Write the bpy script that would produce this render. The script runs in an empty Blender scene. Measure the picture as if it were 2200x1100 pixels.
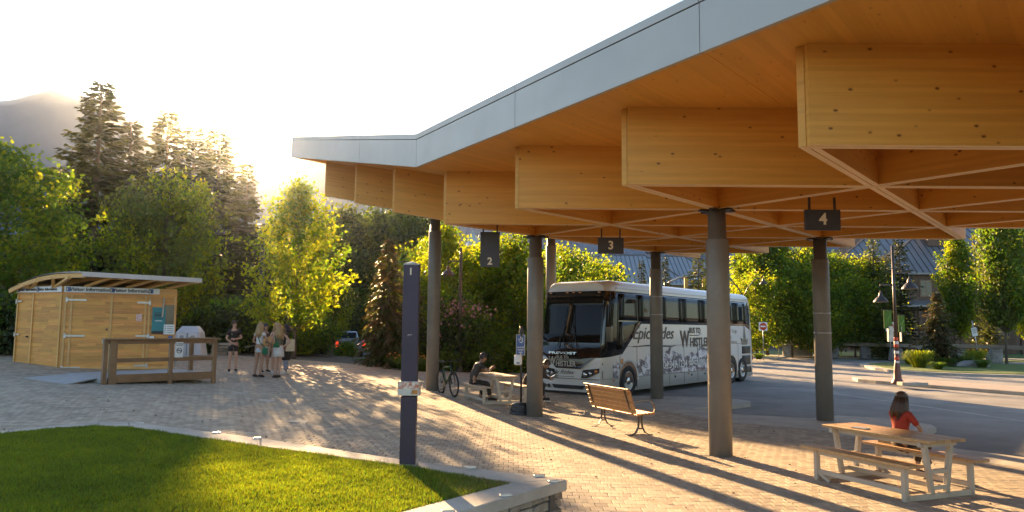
import bpy, bmesh, math, random
import numpy as np
from mathutils import Vector, Matrix, Euler
C = bpy.context.scene
COL = C.collection
R = math.radians
# ------------------------------------------------------------------ camera, sky, sun, exposure
PITCH, ROLL, FPX, EYE = 0.0963, 0.009, 1600.0, 2.12
cd = bpy.data.cameras.new('camera'); cam = bpy.data.objects.new('camera', cd); COL.objects.link(cam)
cd.sensor_width = 36; cd.lens = 36 * FPX / 2200; cd.clip_start = .1; cd.clip_end = 6000
cam.matrix_world = Matrix.Translation((0, 0, EYE)) @ Matrix.Rotation(math.pi / 2 + PITCH, 4, 'X') @ Matrix.Rotation(ROLL, 4, 'Z')
C.camera = cam
SUN_EL, SUN_AZ = R(16.0), R(-20.6)          # azimuth from +Y, negative = left of the view
w = bpy.data.worlds.new('World'); C.world = w; w.use_nodes = True
nt = w.node_tree; nt.nodes.clear()
sk = nt.nodes.new('ShaderNodeTexSky'); sk.sky_type = 'NISHITA'; sk.sun_disc = False
sk.sun_elevation = SUN_EL; sk.sun_rotation = SUN_AZ; sk.altitude = 600; sk.air_density = 1.0; sk.dust_density = 1.2; sk.ozone_density = 1.0
bg = nt.nodes.new('ShaderNodeBackground'); bg.inputs[1].default_value = 0.065
wo = nt.nodes.new('ShaderNodeOutputWorld'); nt.links.new(sk.outputs[0], bg.inputs[0]); nt.links.new(bg.outputs[0], wo.inputs[0])
sd = bpy.data.lights.new('sun', 'SUN'); sd.energy = 5; sd.angle = R(.55); sd.color = (1, .64, .31)
sun = bpy.data.objects.new('sun', sd); COL.objects.link(sun)
sv = Vector((math.sin(SUN_AZ) * math.cos(SUN_EL), math.cos(SUN_AZ) * math.cos(SUN_EL), math.sin(SUN_EL)))
sun.rotation_euler = sv.to_track_quat('Z', 'Y').to_euler(); sun.location = sv * 300
C.view_settings.view_transform = 'Standard'; C.view_settings.look = 'None'; C.view_settings.gamma = 1
C.view_settings.exposure = 2.42
C.render.engine = 'CYCLES'
cy = C.cycles; cy.use_denoising = True; cy.max_bounces = 7; cy.diffuse_bounces = 4; cy.glossy_bounces = 3
cy.transmission_bounces = 4; cy.transparent_max_bounces = 8; cy.volume_bounces = 1; cy.sample_clamp_indirect = 6
HAZE = .0001
rng = np.random.default_rng(7); random.seed(7)

# ------------------------------------------------------------------ ground height and survey helpers
def gz(x, y):
    s = .5 - x
    k = min(.065 * (s + math.sqrt(s * s + 1)) / 2, 1.15)
    q = min(max((y - 13) / 5, 0), 1); k = min(k, .455 + q * q * (3 - 2 * q) * .8) if y < 18 else k
    f = min(max((47 - y) / 9, 0), 1); f = f * f * (3 - 2 * f)
    return k * f + (.1 * (1 - f) if x < 0 else 0)
def ray(px, py):
    du, dv = px - 1100, py - 550
    u = du * math.cos(ROLL) + dv * math.sin(ROLL); v = -du * math.sin(ROLL) + dv * math.cos(ROLL)
    a, b = u / FPX, -v / FPX
    return Vector((a, math.cos(PITCH) - b * math.sin(PITCH), math.sin(PITCH) + b * math.cos(PITCH)))
def G(px, py, z=None):                 # where a surveyed sight line meets the ground (or the level z)
    d = ray(px, py); zz = z or 0.
    for _ in range(60):
        t = (zz - EYE) / d.z; X = t * d
        if z is not None: break
        zz = .6 * zz + .4 * gz(X.x, X.y)
    return Vector((X.x, X.y, zz))
def at(px, py, dist):                  # the point on a sight line at a measured distance
    d = ray(px, py); X = d * (dist / d.y); return Vector((X.x, X.y, X.z + EYE))

# ------------------------------------------------------------------ material helpers
def NN(m, t, **k):
    n = m.node_tree.nodes.new(t)
    for a, b in k.items(): setattr(n, a, b)
    return n
def L(m, a, b): m.node_tree.links.new(a, b)
MATS = {}
def pm(name, c1, c2=None, scale=4, rough=.6, metal=0, bump=0, bscale=None, detail=4, rnd=0, coat=0, stretch=None, spec=.5, isl=0, trans=None):
    """procedural material: two tones of noise, relief, optional per-object / per-island tone"""
    if name in MATS: return MATS[name]
    m = bpy.data.materials.new(name); m.use_nodes = True; MATS[name] = m
    b = m.node_tree.nodes['Principled BSDF']; b.inputs['Roughness'].default_value = rough; b.inputs['Metallic'].default_value = metal
    b.inputs['Specular IOR Level'].default_value = spec
    if coat: b.inputs['Coat Weight'].default_value = coat; b.inputs['Coat Roughness'].default_value = .08
    c2 = c2 or tuple(v * .78 for v in c1)
    tc = NN(m, 'ShaderNodeTexCoord'); mp = NN(m, 'ShaderNodeMapping'); L(m, tc.outputs['Object'], mp.inputs[0])
    if stretch: mp.inputs['Scale'].default_value = stretch
    oi = NN(m, 'ShaderNodeObjectInfo')
    ad = NN(m, 'ShaderNodeVectorMath', operation='ADD'); L(m, mp.outputs[0], ad.inputs[0])
    sc = NN(m, 'ShaderNodeMath', operation='MULTIPLY'); L(m, oi.outputs['Random'], sc.inputs[0]); sc.inputs[1].default_value = 40 if (rnd or isl) else 0
    L(m, sc.outputs[0], ad.inputs[1])
    nz = NN(m, 'ShaderNodeTexNoise'); nz.inputs['Scale'].default_value = scale; nz.inputs['Detail'].default_value = detail; nz.inputs['Roughness'].default_value = .6
    L(m, ad.outputs[0], nz.inputs['Vector'])
    rp = NN(m, 'ShaderNodeValToRGB'); rp.color_ramp.elements[0].position = .33; rp.color_ramp.elements[1].position = .68
    rp.color_ramp.elements[0].color = (*c2, 1); rp.color_ramp.elements[1].color = (*c1, 1); L(m, nz.outputs[0], rp.inputs[0])
    out = rp.outputs[0]
    if rnd or isl:
        src = oi.outputs['Random']
        if isl:
            ge = NN(m, 'ShaderNodeNewGeometry'); a2 = NN(m, 'ShaderNodeMath', operation='ADD'); L(m, ge.outputs['Random Per Island'], a2.inputs[0]); L(m, oi.outputs['Random'], a2.inputs[1])
            fr = NN(m, 'ShaderNodeMath', operation='FRACT'); L(m, a2.outputs[0], fr.inputs[0]); src = fr.outputs[0]
        mr = NN(m, 'ShaderNodeMapRange'); L(m, src, mr.inputs[0]); k = rnd or isl; mr.inputs[3].default_value = 1 - k; mr.inputs[4].default_value = 1 + k
        hs = NN(m, 'ShaderNodeHueSaturation'); L(m, mr.outputs[0], hs.inputs['Value']); L(m, out, hs.inputs['Color'])
        wn = NN(m, 'ShaderNodeTexWhiteNoise', noise_dimensions='1D'); L(m, src, wn.inputs['W'])
        m2 = NN(m, 'ShaderNodeMapRange'); L(m, wn.outputs[0], m2.inputs[0]); m2.inputs[3].default_value = .5 - (.045 if trans else .014) * min(1, k * 3); m2.inputs[4].default_value = .5 + (.03 if trans else .010) * min(1, k * 3)
        L(m, m2.outputs[0], hs.inputs['Hue']); out = hs.outputs[0]
    L(m, out, b.inputs['Base Color'])
    if bump:
        nb = NN(m, 'ShaderNodeTexNoise'); nb.inputs['Scale'].default_value = bscale or scale * 6; nb.inputs['Detail'].default_value = 5; L(m, ad.outputs[0], nb.inputs['Vector'])
        bp = NN(m, 'ShaderNodeBump'); bp.inputs['Strength'].default_value = bump; bp.inputs['Distance'].default_value = .02; L(m, nb.outputs[0], bp.inputs['Height']); L(m, bp.outputs[0], b.inputs['Normal'])
        mr = NN(m, 'ShaderNodeMapRange'); L(m, nb.outputs[0], mr.inputs[0]); mr.inputs[3].default_value = max(0, rough - .12); mr.inputs[4].default_value = min(1, rough + .12); L(m, mr.outputs[0], b.inputs['Roughness'])
    if trans:                                      # thin leaves let light through
        tb = NN(m, 'ShaderNodeBsdfTranslucent'); tm = NN(m, 'ShaderNodeMix', data_type='RGBA', blend_type='MULTIPLY')
        tm.inputs[0].default_value = 1; L(m, out, tm.inputs[6]); tm.inputs[7].default_value = (*trans[0], 1); L(m, tm.outputs[2], tb.inputs[0])
        mx = NN(m, 'ShaderNodeMixShader'); mx.inputs[0].default_value = trans[1]
        L(m, b.outputs[0], mx.inputs[1]); L(m, tb.outputs[0], mx.inputs[2]); L(m, mx.outputs[0], m.node_tree.nodes['Material Output'].inputs[0])
    return m
def glulam(name, c1, c2, knots=1.0, lam=.045):
    """timber seen in panels: grain along UV x, laminations along UV y, dark knots"""
    m = bpy.data.materials.new(name); m.use_nodes = True; MATS[name] = m
    b = m.node_tree.nodes['Principled BSDF']; b.inputs['Roughness'].default_value = .5
    uv = NN(m, 'ShaderNodeUVMap'); oi = NN(m, 'ShaderNodeObjectInfo')
    of = NN(m, 'ShaderNodeMath', operation='MULTIPLY'); of.inputs[1].default_value = 57; L(m, oi.outputs['Random'], of.inputs[0])
    ad = NN(m, 'ShaderNodeVectorMath', operation='ADD'); L(m, uv.outputs[0], ad.inputs[0]); L(m, of.outputs[0], ad.inputs[1])
    mp = NN(m, 'ShaderNodeMapping'); mp.inputs['Scale'].default_value = (.7, 11, 1); L(m, ad.outputs[0], mp.inputs[0])
    nz = NN(m, 'ShaderNodeTexNoise'); nz.inputs['Scale'].default_value = 1.6; nz.inputs['Detail'].default_value = 7; nz.inputs['Roughness'].default_value = .62; L(m, mp.outputs[0], nz.inputs['Vector'])
    rp = NN(m, 'ShaderNodeValToRGB'); rp.color_ramp.elements[0].position = .3; rp.color_ramp.elements[1].position = .7
    rp.color_ramp.elements[0].color = (*c2, 1); rp.color_ramp.elements[1].color = (*c1, 1); L(m, nz.outputs[0], rp.inputs[0])
    sp = NN(m, 'ShaderNodeSeparateXYZ'); L(m, ad.outputs[0], sp.inputs[0])
    dv = NN(m, 'ShaderNodeMath', operation='DIVIDE'); dv.inputs[1].default_value = lam; L(m, sp.outputs['Y'], dv.inputs[0])
    fl = NN(m, 'ShaderNodeMath', operation='FLOOR'); L(m, dv.outputs[0], fl.inputs[0])
    dx = NN(m, 'ShaderNodeMath', operation='MULTIPLY_ADD'); dx.inputs[1].default_value = .28; L(m, sp.outputs['X'], dx.inputs[0]); L(m, fl.outputs[0], dx.inputs[2]); 
    wn = NN(m, 'ShaderNodeTexWhiteNoise', noise_dimensions='1D'); L(m, fl.outputs[0], wn.inputs['W'])
    mr = NN(m, 'ShaderNodeMapRange'); L(m, wn.outputs[0], mr.inputs[0]); mr.inputs[3].default_value = .93; mr.inputs[4].default_value = 1.06
    hs = NN(m, 'ShaderNodeHueSaturation'); L(m, mr.outputs[0], hs.inputs['Value']); L(m, rp.outputs[0], hs.inputs['Color'])
    m2 = NN(m, 'ShaderNodeMapping'); m2.inputs['Scale'].default_value = (4.6, 7.5, 1); L(m, ad.outputs[0], m2.inputs[0])
    vo = NN(m, 'ShaderNodeTexVoronoi'); vo.inputs['Scale'].default_value = 1; vo.inputs['Randomness'].default_value = 1; L(m, m2.outputs[0], vo.inputs['Vector'])
    kr = NN(m, 'ShaderNodeValToRGB'); kr.color_ramp.elements[0].position = .05; kr.color_ramp.elements[1].position = .16
    kr.color_ramp.elements[0].color = (.22, .13, .08, 1); kr.color_ramp.elements[1].color = (1, 1, 1, 1); L(m, vo.outputs['Distance'], kr.inputs[0])
    vs = NN(m, 'ShaderNodeSeparateColor'); L(m, vo.outputs['Color'], vs.inputs[0])
    gt = NN(m, 'ShaderNodeMath', operation='GREATER_THAN'); gt.inputs[1].default_value = .42; L(m, vs.outputs[0], gt.inputs[0])
    mk = NN(m, 'ShaderNodeMath', operation='MULTIPLY'); mk.inputs[1].default_value = knots; L(m, gt.outputs[0], mk.inputs[0])
    mx = NN(m, 'ShaderNodeMix', data_type='RGBA', blend_type='MULTIPLY'); L(m, mk.outputs[0], mx.inputs[0]); L(m, hs.outputs[0], mx.inputs[6]); L(m, kr.outputs[0], mx.inputs[7])
    L(m, mx.outputs[2], b.inputs['Base Color'])
    bp = NN(m, 'ShaderNodeBump'); bp.inputs['Strength'].default_value = .12; bp.inputs['Distance'].default_value = .01; L(m, nz.outputs[0], bp.inputs['Height']); L(m, bp.outputs[0], b.inputs['Normal'])
    return m
def glass(name, col, rough=.04, metal=0.0, sp=.5):
    m = bpy.data.materials.new(name); m.use_nodes = True; MATS[name] = m
    b = m.node_tree.nodes['Principled BSDF']; b.inputs['Base Color'].default_value = (*col, 1); b.inputs['Roughness'].default_value = rough
    b.inputs['Specular IOR Level'].default_value = sp; b.inputs['IOR'].default_value = 1.45; b.inputs['Metallic'].default_value = metal
    tc = NN(m, 'ShaderNodeTexCoord'); nb = NN(m, 'ShaderNodeTexNoise'); nb.inputs['Scale'].default_value = .8; L(m, tc.outputs['Object'], nb.inputs['Vector'])
    bp = NN(m, 'ShaderNodeBump'); bp.inputs['Strength'].default_value = .05; bp.inputs['Distance'].default_value = .05; L(m, nb.outputs[0], bp.inputs['Height']); L(m, bp.outputs[0], b.inputs['Normal'])
    return m
M_BEAM = glulam('glulam_beam_timber', (.72, .355, .058), (.63, .295, .042))
M_EDGE_LIT = glulam('lit_beam_edge', (.78, .58, .33), (.70, .50, .26), .3, .085)  # beam undersides: light bounced off the ground is put into this paler colour
M_DECK = glulam('deck_panel_timber', (.71, .35, .06), (.63, .30, .046), .5, .12)
M_STEELC = pm('column_paint', (.20, .185, .16), (.17, .155, .135), 2, .42, 0, .06, 40)
M_FASC = pm('fascia_aluminium', (.46, .45, .41), (.41, .40, .37), .6, .42, .15, .02, 3)
M_DARK = pm('dark_sign_paint', (.045, .04, .042), (.035, .031, .034), 3, .5, 0, .05, 60)
M_CREAM = pm('cream_lettering', (.78, .66, .45), (.72, .6, .4), 8, .6)
M_BRICK = pm('paver_brick', (.43, .36, .265), (.33, .275, .20), 9, .8, 0, .5, 90, isl=.2)
def stains(m, sc=.35, lo=.72, hi=1.12):
    """large soft dirt patches over an existing material"""
    b = m.node_tree.nodes['Principled BSDF']; src = b.inputs['Base Color'].links[0].from_socket
    tc = NN(m, 'ShaderNodeNewGeometry'); nz = NN(m, 'ShaderNodeTexNoise'); nz.inputs['Scale'].default_value = sc; nz.inputs['Detail'].default_value = 9; nz.inputs['Roughness'].default_value = .72; L(m, tc.outputs['Position'], nz.inputs['Vector'])
    mr = NN(m, 'ShaderNodeMapRange'); L(m, nz.outputs[0], mr.inputs[0]); mr.inputs[1].default_value = .36; mr.inputs[2].default_value = .64; mr.inputs[3].default_value = lo; mr.inputs[4].default_value = hi
    hs = NN(m, 'ShaderNodeHueSaturation'); L(m, mr.outputs[0], hs.inputs['Value']); L(m, src, hs.inputs['Color']); L(m, hs.outputs[0], b.inputs['Base Color'])
stains(M_BRICK, .3, .84, 1.06)
M_JOINT = pm('joint_sand', (.12, .10, .08), (.08, .068, .055), 30, .95, 0, .4, 120)
M_CONC = pm('concrete', (.47, .43, .36), (.38, .345, .285), 2.2, .8, 0, .35, 60, detail=8)
M_ASPH = pm('asphalt', (.29, .27, .245), (.18, .17, .158), .45, .85, 0, .6, 160, detail=12)
stains(M_CONC, .9, .78, 1.08); stains(M_ASPH, .25, .8, 1.1); stains(M_STEELC, 1.3, .86, 1.06)
M_GRASSG = pm('lawn_soil', (.05, .085, .012), (.035, .05, .012), 3, .9, 0, .4, 60)
M_BLADE = pm('grass_blade', (.145, .205, .013), (.085, .135, .01), 1.2, .55, isl=.45, trans=((1.9, 1.75, .8), .45))
M_SOIL = pm('planting_soil', (.06, .05, .03), (.035, .045, .018), .7, .95, 0, .6, 12)
M_VERGE = pm('verge_turf', (.10, .15, .02), (.06, .10, .012), 1.5, .9, 0, .6, 30)
M_STONE = pm('wall_stone', (.34, .29, .22), (.20, .165, .12), 7, .85, 0, .7, 30, isl=.25)
M_ROCK = pm('granite_boulder', (.33, .31, .28), (.18, .17, .155), 3, .85, 0, .8, 14, rnd=.12)
M_WHITEWOOD = pm('limed_table_timber', (.50, .43, .33), (.40, .33, .245), 3, .6, 0, .3, 30, stretch=(1, 1, 1), rnd=.06)
M_TABTOP = pm('oiled_table_plank', (.50, .31, .145), (.36, .205, .085), 2.5, .5, 0, .3, 30, stretch=(8, 1, 8), rnd=.12)
M_SLAT = pm('bench_slat_timber', (.52, .25, .075), (.36, .15, .04), 2.5, .42, 0, .25, 30, stretch=(8, 1, 8), rnd=.1)
M_IRON = pm('dark_cast_iron', (.10, .085, .07), (.06, .05, .045), 6, .35, .6, .2, 40)
M_STEEL = pm('galvanised_steel', (.45, .44, .42), (.33, .33, .32), 8, .4, .8, .1, 50)
M_BARK = pm('bark', (.16, .12, .085), (.07, .052, .038), 6, .9, 0, .9, 14, stretch=(1, 1, .25), rnd=.15)
M_BLACK = pm('black_plastic', (.018, .018, .02), (.012, .012, .013), 5, .45, 0, .1, 40)
M_RUBBER = pm('tyre_rubber', (.02, .02, .02), (.012, .012, .012), 10, .8, 0, .3, 60)
def leafmat(n, a, b, tr, k=.5, var=.28):
    m = pm(n, a, b, .7, .5, isl=var, trans=(tr, k), spec=.35, detail=2); return m
M_LF_YEL = leafmat('yellow_maple_leaf', (.175, .20, .014), (.11, .15, .012), (2.6, 2.5, .7), .60)  # yellow-green leaf tone
M_LF_GRN = leafmat('green_maple_leaf', (.088, .138, .018), (.055, .096, .013), (2.5, 2.5, .8), .56)
M_LF_OLI = leafmat('olive_leaf', (.11, .15, .024), (.06, .09, .015), (2.1, 1.8, .8), .45)
M_LF_DRK = leafmat('dark_wood_leaf', (.045, .07, .02), (.028, .045, .013), (1.6, 1.5, .9), .35)  # darkest of the leaf tones
M_NEEDLE = leafmat('dark_needle', (.038, .05, .02), (.02, .028, .011), (1.5, 1.4, .7), .3)
M_NEEDLE_B = leafmat('bronze_needle', (.10, .085, .035), (.06, .05, .02), (1.8, 1.5, .8), .35)
M_NEEDLE_G = leafmat('green_needle', (.06, .075, .018), (.035, .048, .012), (1.9, 1.7, .7), .35)

# ------------------------------------------------------------------ mesh helpers
class MB:
    def __init__(s): s.v = []; s.f = []; s.m = []; s.uv = []; s.hasuv = False; s.sm = []
    def face(s, idx, mi=0, uv=None, sm=False):
        s.f.append(tuple(idx)); s.m.append(mi); s.uv.append(uv); s.sm.append(sm)
        if uv: s.hasuv = True
    def pts(s, ps): k = len(s.v); s.v += [tuple(p) for p in ps]; return k
    def box(s, c, size, rz=0, mi=0, mat=None, taper=1):
        hx, hy, hz = size[0] / 2, size[1] / 2, size[2] / 2
        M = mat or (Matrix.Translation(c) @ Matrix.Rotation(rz, 4, 'Z'))
        if mat is not None: M = mat @ Matrix.Translation(c) @ Matrix.Rotation(rz, 4, 'Z')
        P = [M @ Vector((x * hx * (taper if z > 0 else 1), y * hy * (taper if z > 0 else 1), z * hz)) for z in (-1, 1) for x, y in ((-1, -1), (1, -1), (1, 1), (-1, 1))]
        k = s.pts(P)
        for q in ((3, 2, 1, 0), (4, 5, 6, 7), (0, 1, 5, 4), (1, 2, 6, 5), (2, 3, 7, 6), (3, 0, 4, 7)): s.face([k + a for a in q], mi)
        return s
    def bar(s, a, b, w, d, up=(0, 0, 1), mi=0):
        """rectangular bar from a to b: width w sideways, d along up"""
        a, b = Vector(a), Vector(b); t = (b - a).normalized(); u = Vector(up)
        sd_ = t.cross(u); 
        if sd_.length < 1e-4: sd_ = t.cross(Vector((1, 0, 0)))
        sd_.normalize(); u = sd_.cross(t).normalized()
        P = [p + sd_ * (x * w / 2) + u * (y * d / 2) for p in (a, b) for x, y in ((-1, -1), (1, -1), (1, 1), (-1, 1))]
        k = s.pts(P)
        for q in ((3, 2, 1, 0), (4, 5, 6, 7), (0, 1, 5, 4), (1, 2, 6, 5), (2, 3, 7, 6), (3, 0, 4, 7)): s.face([k + a_ for a_ in q][::-1], mi)
        return s
    def tube(s, path, rad, n=8, mi=0, cap=True, sm=True):
        path = [Vector(p) for p in path]; rs = rad if hasattr(rad, '__len__') else [rad] * len(path)
        ref = Vector((0, 0, 1)); t0 = (path[-1] - path[0])
        if abs(t0.normalized().z) > .9 if t0.length > 1e-6 else True: ref = Vector((1, 0, 0))
        ks = []
        for i, p in enumerate(path):
            t = (path[min(i + 1, len(path) - 1)] - path[max(i - 1, 0)]).normalized()
            a = t.cross(ref); 
            if a.length < 1e-3: a = t.cross(Vector((0, 1, .1)))
            a.normalize(); b = t.cross(a)
            ks.append(s.pts([p + (a * math.cos(q) + b * math.sin(q)) * rs[i] for q in (2 * math.pi * j / n for j in range(n))]))
        for i in range(len(path) - 1):
            for j in range(n):
                j2 = (j + 1) % n; s.face((ks[i] + j, ks[i] + j2, ks[i + 1] + j2, ks[i + 1] + j), mi, sm=sm)
        if cap: s.face([ks[0] + j for j in range(n)][::-1], mi); s.face([ks[-1] + j for j in range(n)], mi)
        return s
    def lathe(s, prof, n=20, M=None, mi=0, sm=True):
        """prof: (radius, z) list"""
        M = M or Matrix(); ks = []
        for r, z in prof: ks.append(s.pts([M @ Vector((r * math.cos(2 * math.pi * j / n), r * math.sin(2 * math.pi * j / n), z)) for j in range(n)]))
        for i in range(len(prof) - 1):
            for j in range(n):
                j2 = (j + 1) % n; s.face((ks[i] + j, ks[i] + j2, ks[i + 1] + j2, ks[i + 1] + j), mi, sm=sm)
        s.face([ks[0] + j for j in range(n)][::-1], mi); s.face([ks[-1] + j for j in range(n)], mi)
        return s
    def prism(s, poly, z0, z1, mi=0, M=None):
        M = M or Matrix(); n = len(poly)
        ar = sum(poly[i][0] * poly[(i + 1) % n][1] - poly[(i + 1) % n][0] * poly[i][1] for i in range(n))
        if ar < 0: poly = poly[::-1]
        f0 = z0 if callable(z0) else (lambda x, y: z0); f1 = z1 if callable(z1) else (lambda x, y: z1)
        a = s.pts([M @ Vector((x, y, f0(x, y))) for x, y in poly]); b = s.pts([M @ Vector((x, y, f1(x, y))) for x, y in poly])
        s.face([a + i for i in range(n)][::-1], mi); s.face([b + i for i in range(n)], mi)
        for i in range(n): j = (i + 1) % n; s.face((a + i, a + j, b + j, b + i), mi)
        return s
    def mesh(s, name, mats):
        me = bpy.data.meshes.new(name); me.from_pydata(s.v, [], s.f)
        for m in (mats if isinstance(mats, (list, tuple)) else [mats]): me.materials.append(m)
        me.polygons.foreach_set('material_index', s.m); me.polygons.foreach_set('use_smooth', s.sm)
        if s.hasuv:
            ul = me.uv_layers.new(name='UVMap'); out = []
            for f, uv in zip(s.f, s.uv): out += list(uv) if uv else [(0, 0)] * len(f)
            ul.data.foreach_set('uv', [c for p in out for c in p])
        me.update(); return me
    def build(s, name, mats, parent=None, bevel=0, **k): return put(name, s.mesh(name, mats), parent, bevel=bevel, **k)
def put(name, me, parent=None, loc=None, rz=0, bevel=0, label=None, kind=None):
    o = bpy.data.objects.new(name, me); COL.objects.link(o)
    if parent: o.parent = parent
    if loc is not None: o.location = loc
    if rz: o.rotation_euler.z = rz
    if bevel and me:
        bm = bmesh.new(); bm.from_mesh(me); bmesh.ops.bevel(bm, geom=bm.edges[:], offset=bevel, segments=1, affect='EDGES', clamp_overlap=True); bm.to_mesh(me); bm.free()
    if label: o['label'] = label
    if kind: o['kind'] = kind
    return o
def thing(name, label, cat, loc=(0, 0, 0), rz=0, group=None):
    o = bpy.data.objects.new(name, None); COL.objects.link(o); o.location = loc; o.rotation_euler = (0, 0, rz); o.empty_display_size = .2
    return tag(o, label, cat, group)
def tag(o, label, cat, group=None):
    o['label'] = label; o['category'] = cat
    if group: o['group'] = group
    return o
def struct(name, mb, mats): return mb.build(name, mats, kind='structure')
def dup(root, loc=None, rz=None, label=None, scale=None):
    r = root.copy(); COL.objects.link(r)
    if loc is not None: r.location = loc
    if rz is not None: r.rotation_euler.z = rz
    if label: r['label'] = label
    if scale is not None: r.scale = scale if hasattr(scale, '__len__') else (scale,) * 3
    for ch in list(root.children):
        c = ch.copy(); COL.objects.link(c); c.parent = r
        for g in list(ch.children): d = g.copy(); COL.objects.link(d); d.parent = c
    return r
def npmesh(name, V, F, mats, mi=None, flat=True):
    """V (n,3) and F (m,4) arrays to a mesh"""
    me = bpy.data.meshes.new(name); n, m = len(V), len(F); q = F.shape[1]
    me.vertices.add(n); me.vertices.foreach_set('co', np.asarray(V, np.float32).ravel())
    me.loops.add(m * q); me.loops.foreach_set('vertex_index', np.asarray(F, np.int32).ravel())
    me.polygons.add(m); me.polygons.foreach_set('loop_start', np.arange(0, m * q, q, dtype=np.int32)); me.polygons.foreach_set('loop_total', np.full(m, q, np.int32))
    for x in (mats if isinstance(mats, (list, tuple)) else [mats]): me.materials.append(x)
    if mi is not None: me.polygons.foreach_set('material_index', np.asarray(mi, np.int32))
    me.polygons.foreach_set('use_smooth', np.zeros(m, bool) if flat else np.ones(m, bool)); me.update(calc_edges=True); me.validate(); return me
_txt = {}
def fitmesh(s, w_, h_, mat, depth=.003, bold=0, shear=0):
    me = textmesh(s, .5, depth, bold, shear, mat).copy(); a = np.empty(len(me.vertices) * 3, np.float32); me.vertices.foreach_get('co', a); a = a.reshape(-1, 3)
    lo, hi = a.min(0), a.max(0); a[:, 0] = (a[:, 0] - (lo[0] + hi[0]) / 2) * w_ / (hi[0] - lo[0]); a[:, 2] = (a[:, 2] - (lo[2] + hi[2]) / 2) * h_ / (hi[2] - lo[2]); me.vertices.foreach_set('co', a.ravel()); me.update(); return me
def textmesh(s, size, depth=.004, bold=.0, shear=0, mat=M_CREAM, align='CENTER', sx=1):
    key = (s, size, depth, bold, shear, mat.name, align, sx)
    if key in _txt: return _txt[key]
    cu = bpy.data.curves.new('t', 'FONT'); cu.body = s; cu.size = size; cu.extrude = depth; cu.offset = bold; cu.shear = shear
    cu.align_x = align; cu.align_y = 'CENTER'; cu.resolution_u = 3
    o = bpy.data.objects.new('t', cu); COL.objects.link(o); bpy.context.view_layer.update()
    me = bpy.data.meshes.new_from_object(o.evaluated_get(bpy.context.evaluated_depsgraph_get()))
    bpy.data.objects.remove(o); bpy.data.curves.remove(cu); me.materials.clear(); me.materials.append(mat)
    me.transform(Matrix.Rotation(math.pi / 2, 4, 'X') @ Matrix.Diagonal((sx, 1, 1, 1)))       # stands up, reads from -Y
    _txt[key] = me; return me
def text(s, size, parent, loc, rz=0, mat=M_CREAM, name='lettering', bold=0, shear=0, align='CENTER', sx=1, depth=.003, ry=0):
    me = textmesh(s, size, depth, bold, shear, mat, align, sx); o = put(name, me, parent, loc); o.rotation_euler = (0, ry, rz); return o
def inpoly(x, y, P):
    c = False; n = len(P); j = n - 1
    for i in range(n):
        if (P[i][1] > y) != (P[j][1] > y) and x < (P[j][0] - P[i][0]) * (y - P[i][1]) / (P[j][1] - P[i][1]) + P[i][0]: c = not c
        j = i
    return c
# ================================================================== GROUND
def sheet(name, mat, xs, ys, zf, poly=None, kind='structure'):
    V = np.array([(x, y, zf(x, y)) for y in ys for x in xs]); nx = len(xs); F = []
    for j in range(len(ys) - 1):
        for i in range(nx - 1):
            if poly is None or inpoly((xs[i] + xs[i + 1]) / 2, (ys[j] + ys[j + 1]) / 2, poly): F.append((j * nx + i, j * nx + i + 1, (j + 1) * nx + i + 1, (j + 1) * nx + i))
    o = put(name, npmesh(name, V, np.array(F), mat)); o['kind'] = kind; return o
def spread(a, b, n): return list(np.linspace(a, b, n))
gx = [-1500, -700, -300, -120] + spread(-70, 10, 60) + [20, 40, 90, 250, 700, 1500]
gy = [-200, -60, -20] + spread(-10, 62, 50) + [80, 120, 250, 600, 1500]
sheet('ground', M_SOIL, gx, gy, lambda x, y: (gz(x, y) if -90 < x and y < 70 else .02) - .14)
# asphalt of the bus loop and the street behind
struct('road', MB().prism([(1.2, 60), (1.2, 24.6), (2.4, 21.6), (4.6, 17), (7, 12), (7, -8), (60, -8), (60, 67), (44, 64.5), (27, 63), (22.6, 69.5), (10, 72)], -.30, -.1), M_ASPH)
PLAZA = [(-30, -6), (.6, -6), (9.2, -6), (8.4, 9.5), (8.01, 11.87), (7.81, 12.34), (6.5, 16.46), (5.15, 17.32), (4.14, 19.4), (3.2, 21.4), (1.9, 24.2), (1.6, 29), (1.2, 33), (-3.5, 34.2), (-7.2, 35), (-8.6, 40), (-13, 44), (-18, 44), (-21, 34), (-24, 27), (-30, 20)]
plz = sheet('plaza', M_JOINT, spread(-30, 10, 101), spread(-6, 44, 101), lambda x, y: gz(x, y) - .008, PLAZA)
# pavers laid in running bond; the joints are real gaps
BW, BD, GAP = .15, .19, .009
LAWN_OUT = [G(1219, 1030, .47), G(1143, 1019, .47), G(899, 992, .47), G(560, 941, .47), G(471, 932, .47), G(275, 905.5, .47), G(215, 906, .47), G(100, 915, .47), G(0, 926, .47), G(-300, 968, .47)]
LAWN_IN = [G(1097, 1037, .47), G(893, 1003, .47), G(560, 958, .47), G(280, 917, .47), G(200, 914, .47), G(100, 921, .47), G(0, 931, .47), G(-300, 974, .47)]
NEAR_OUT = G(985, 1100, .47); NEAR_IN = G(870, 1097, .47)
dN = (NEAR_OUT - LAWN_OUT[0]).normalized(); FAR_OUT = LAWN_OUT[0] + dN * 12; FAR_IN = LAWN_IN[0] + (NEAR_IN - LAWN_IN[0]).normalized() * 12
planter = [(p.x, p.y) for p in LAWN_OUT] + [(-12, 1), (FAR_OUT.x, FAR_OUT.y)]
def outside(x, y): return not inpoly(x, y, planter)
kt = [(0, 0), (1, 0), (1, 1), (0, 1)]
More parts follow.
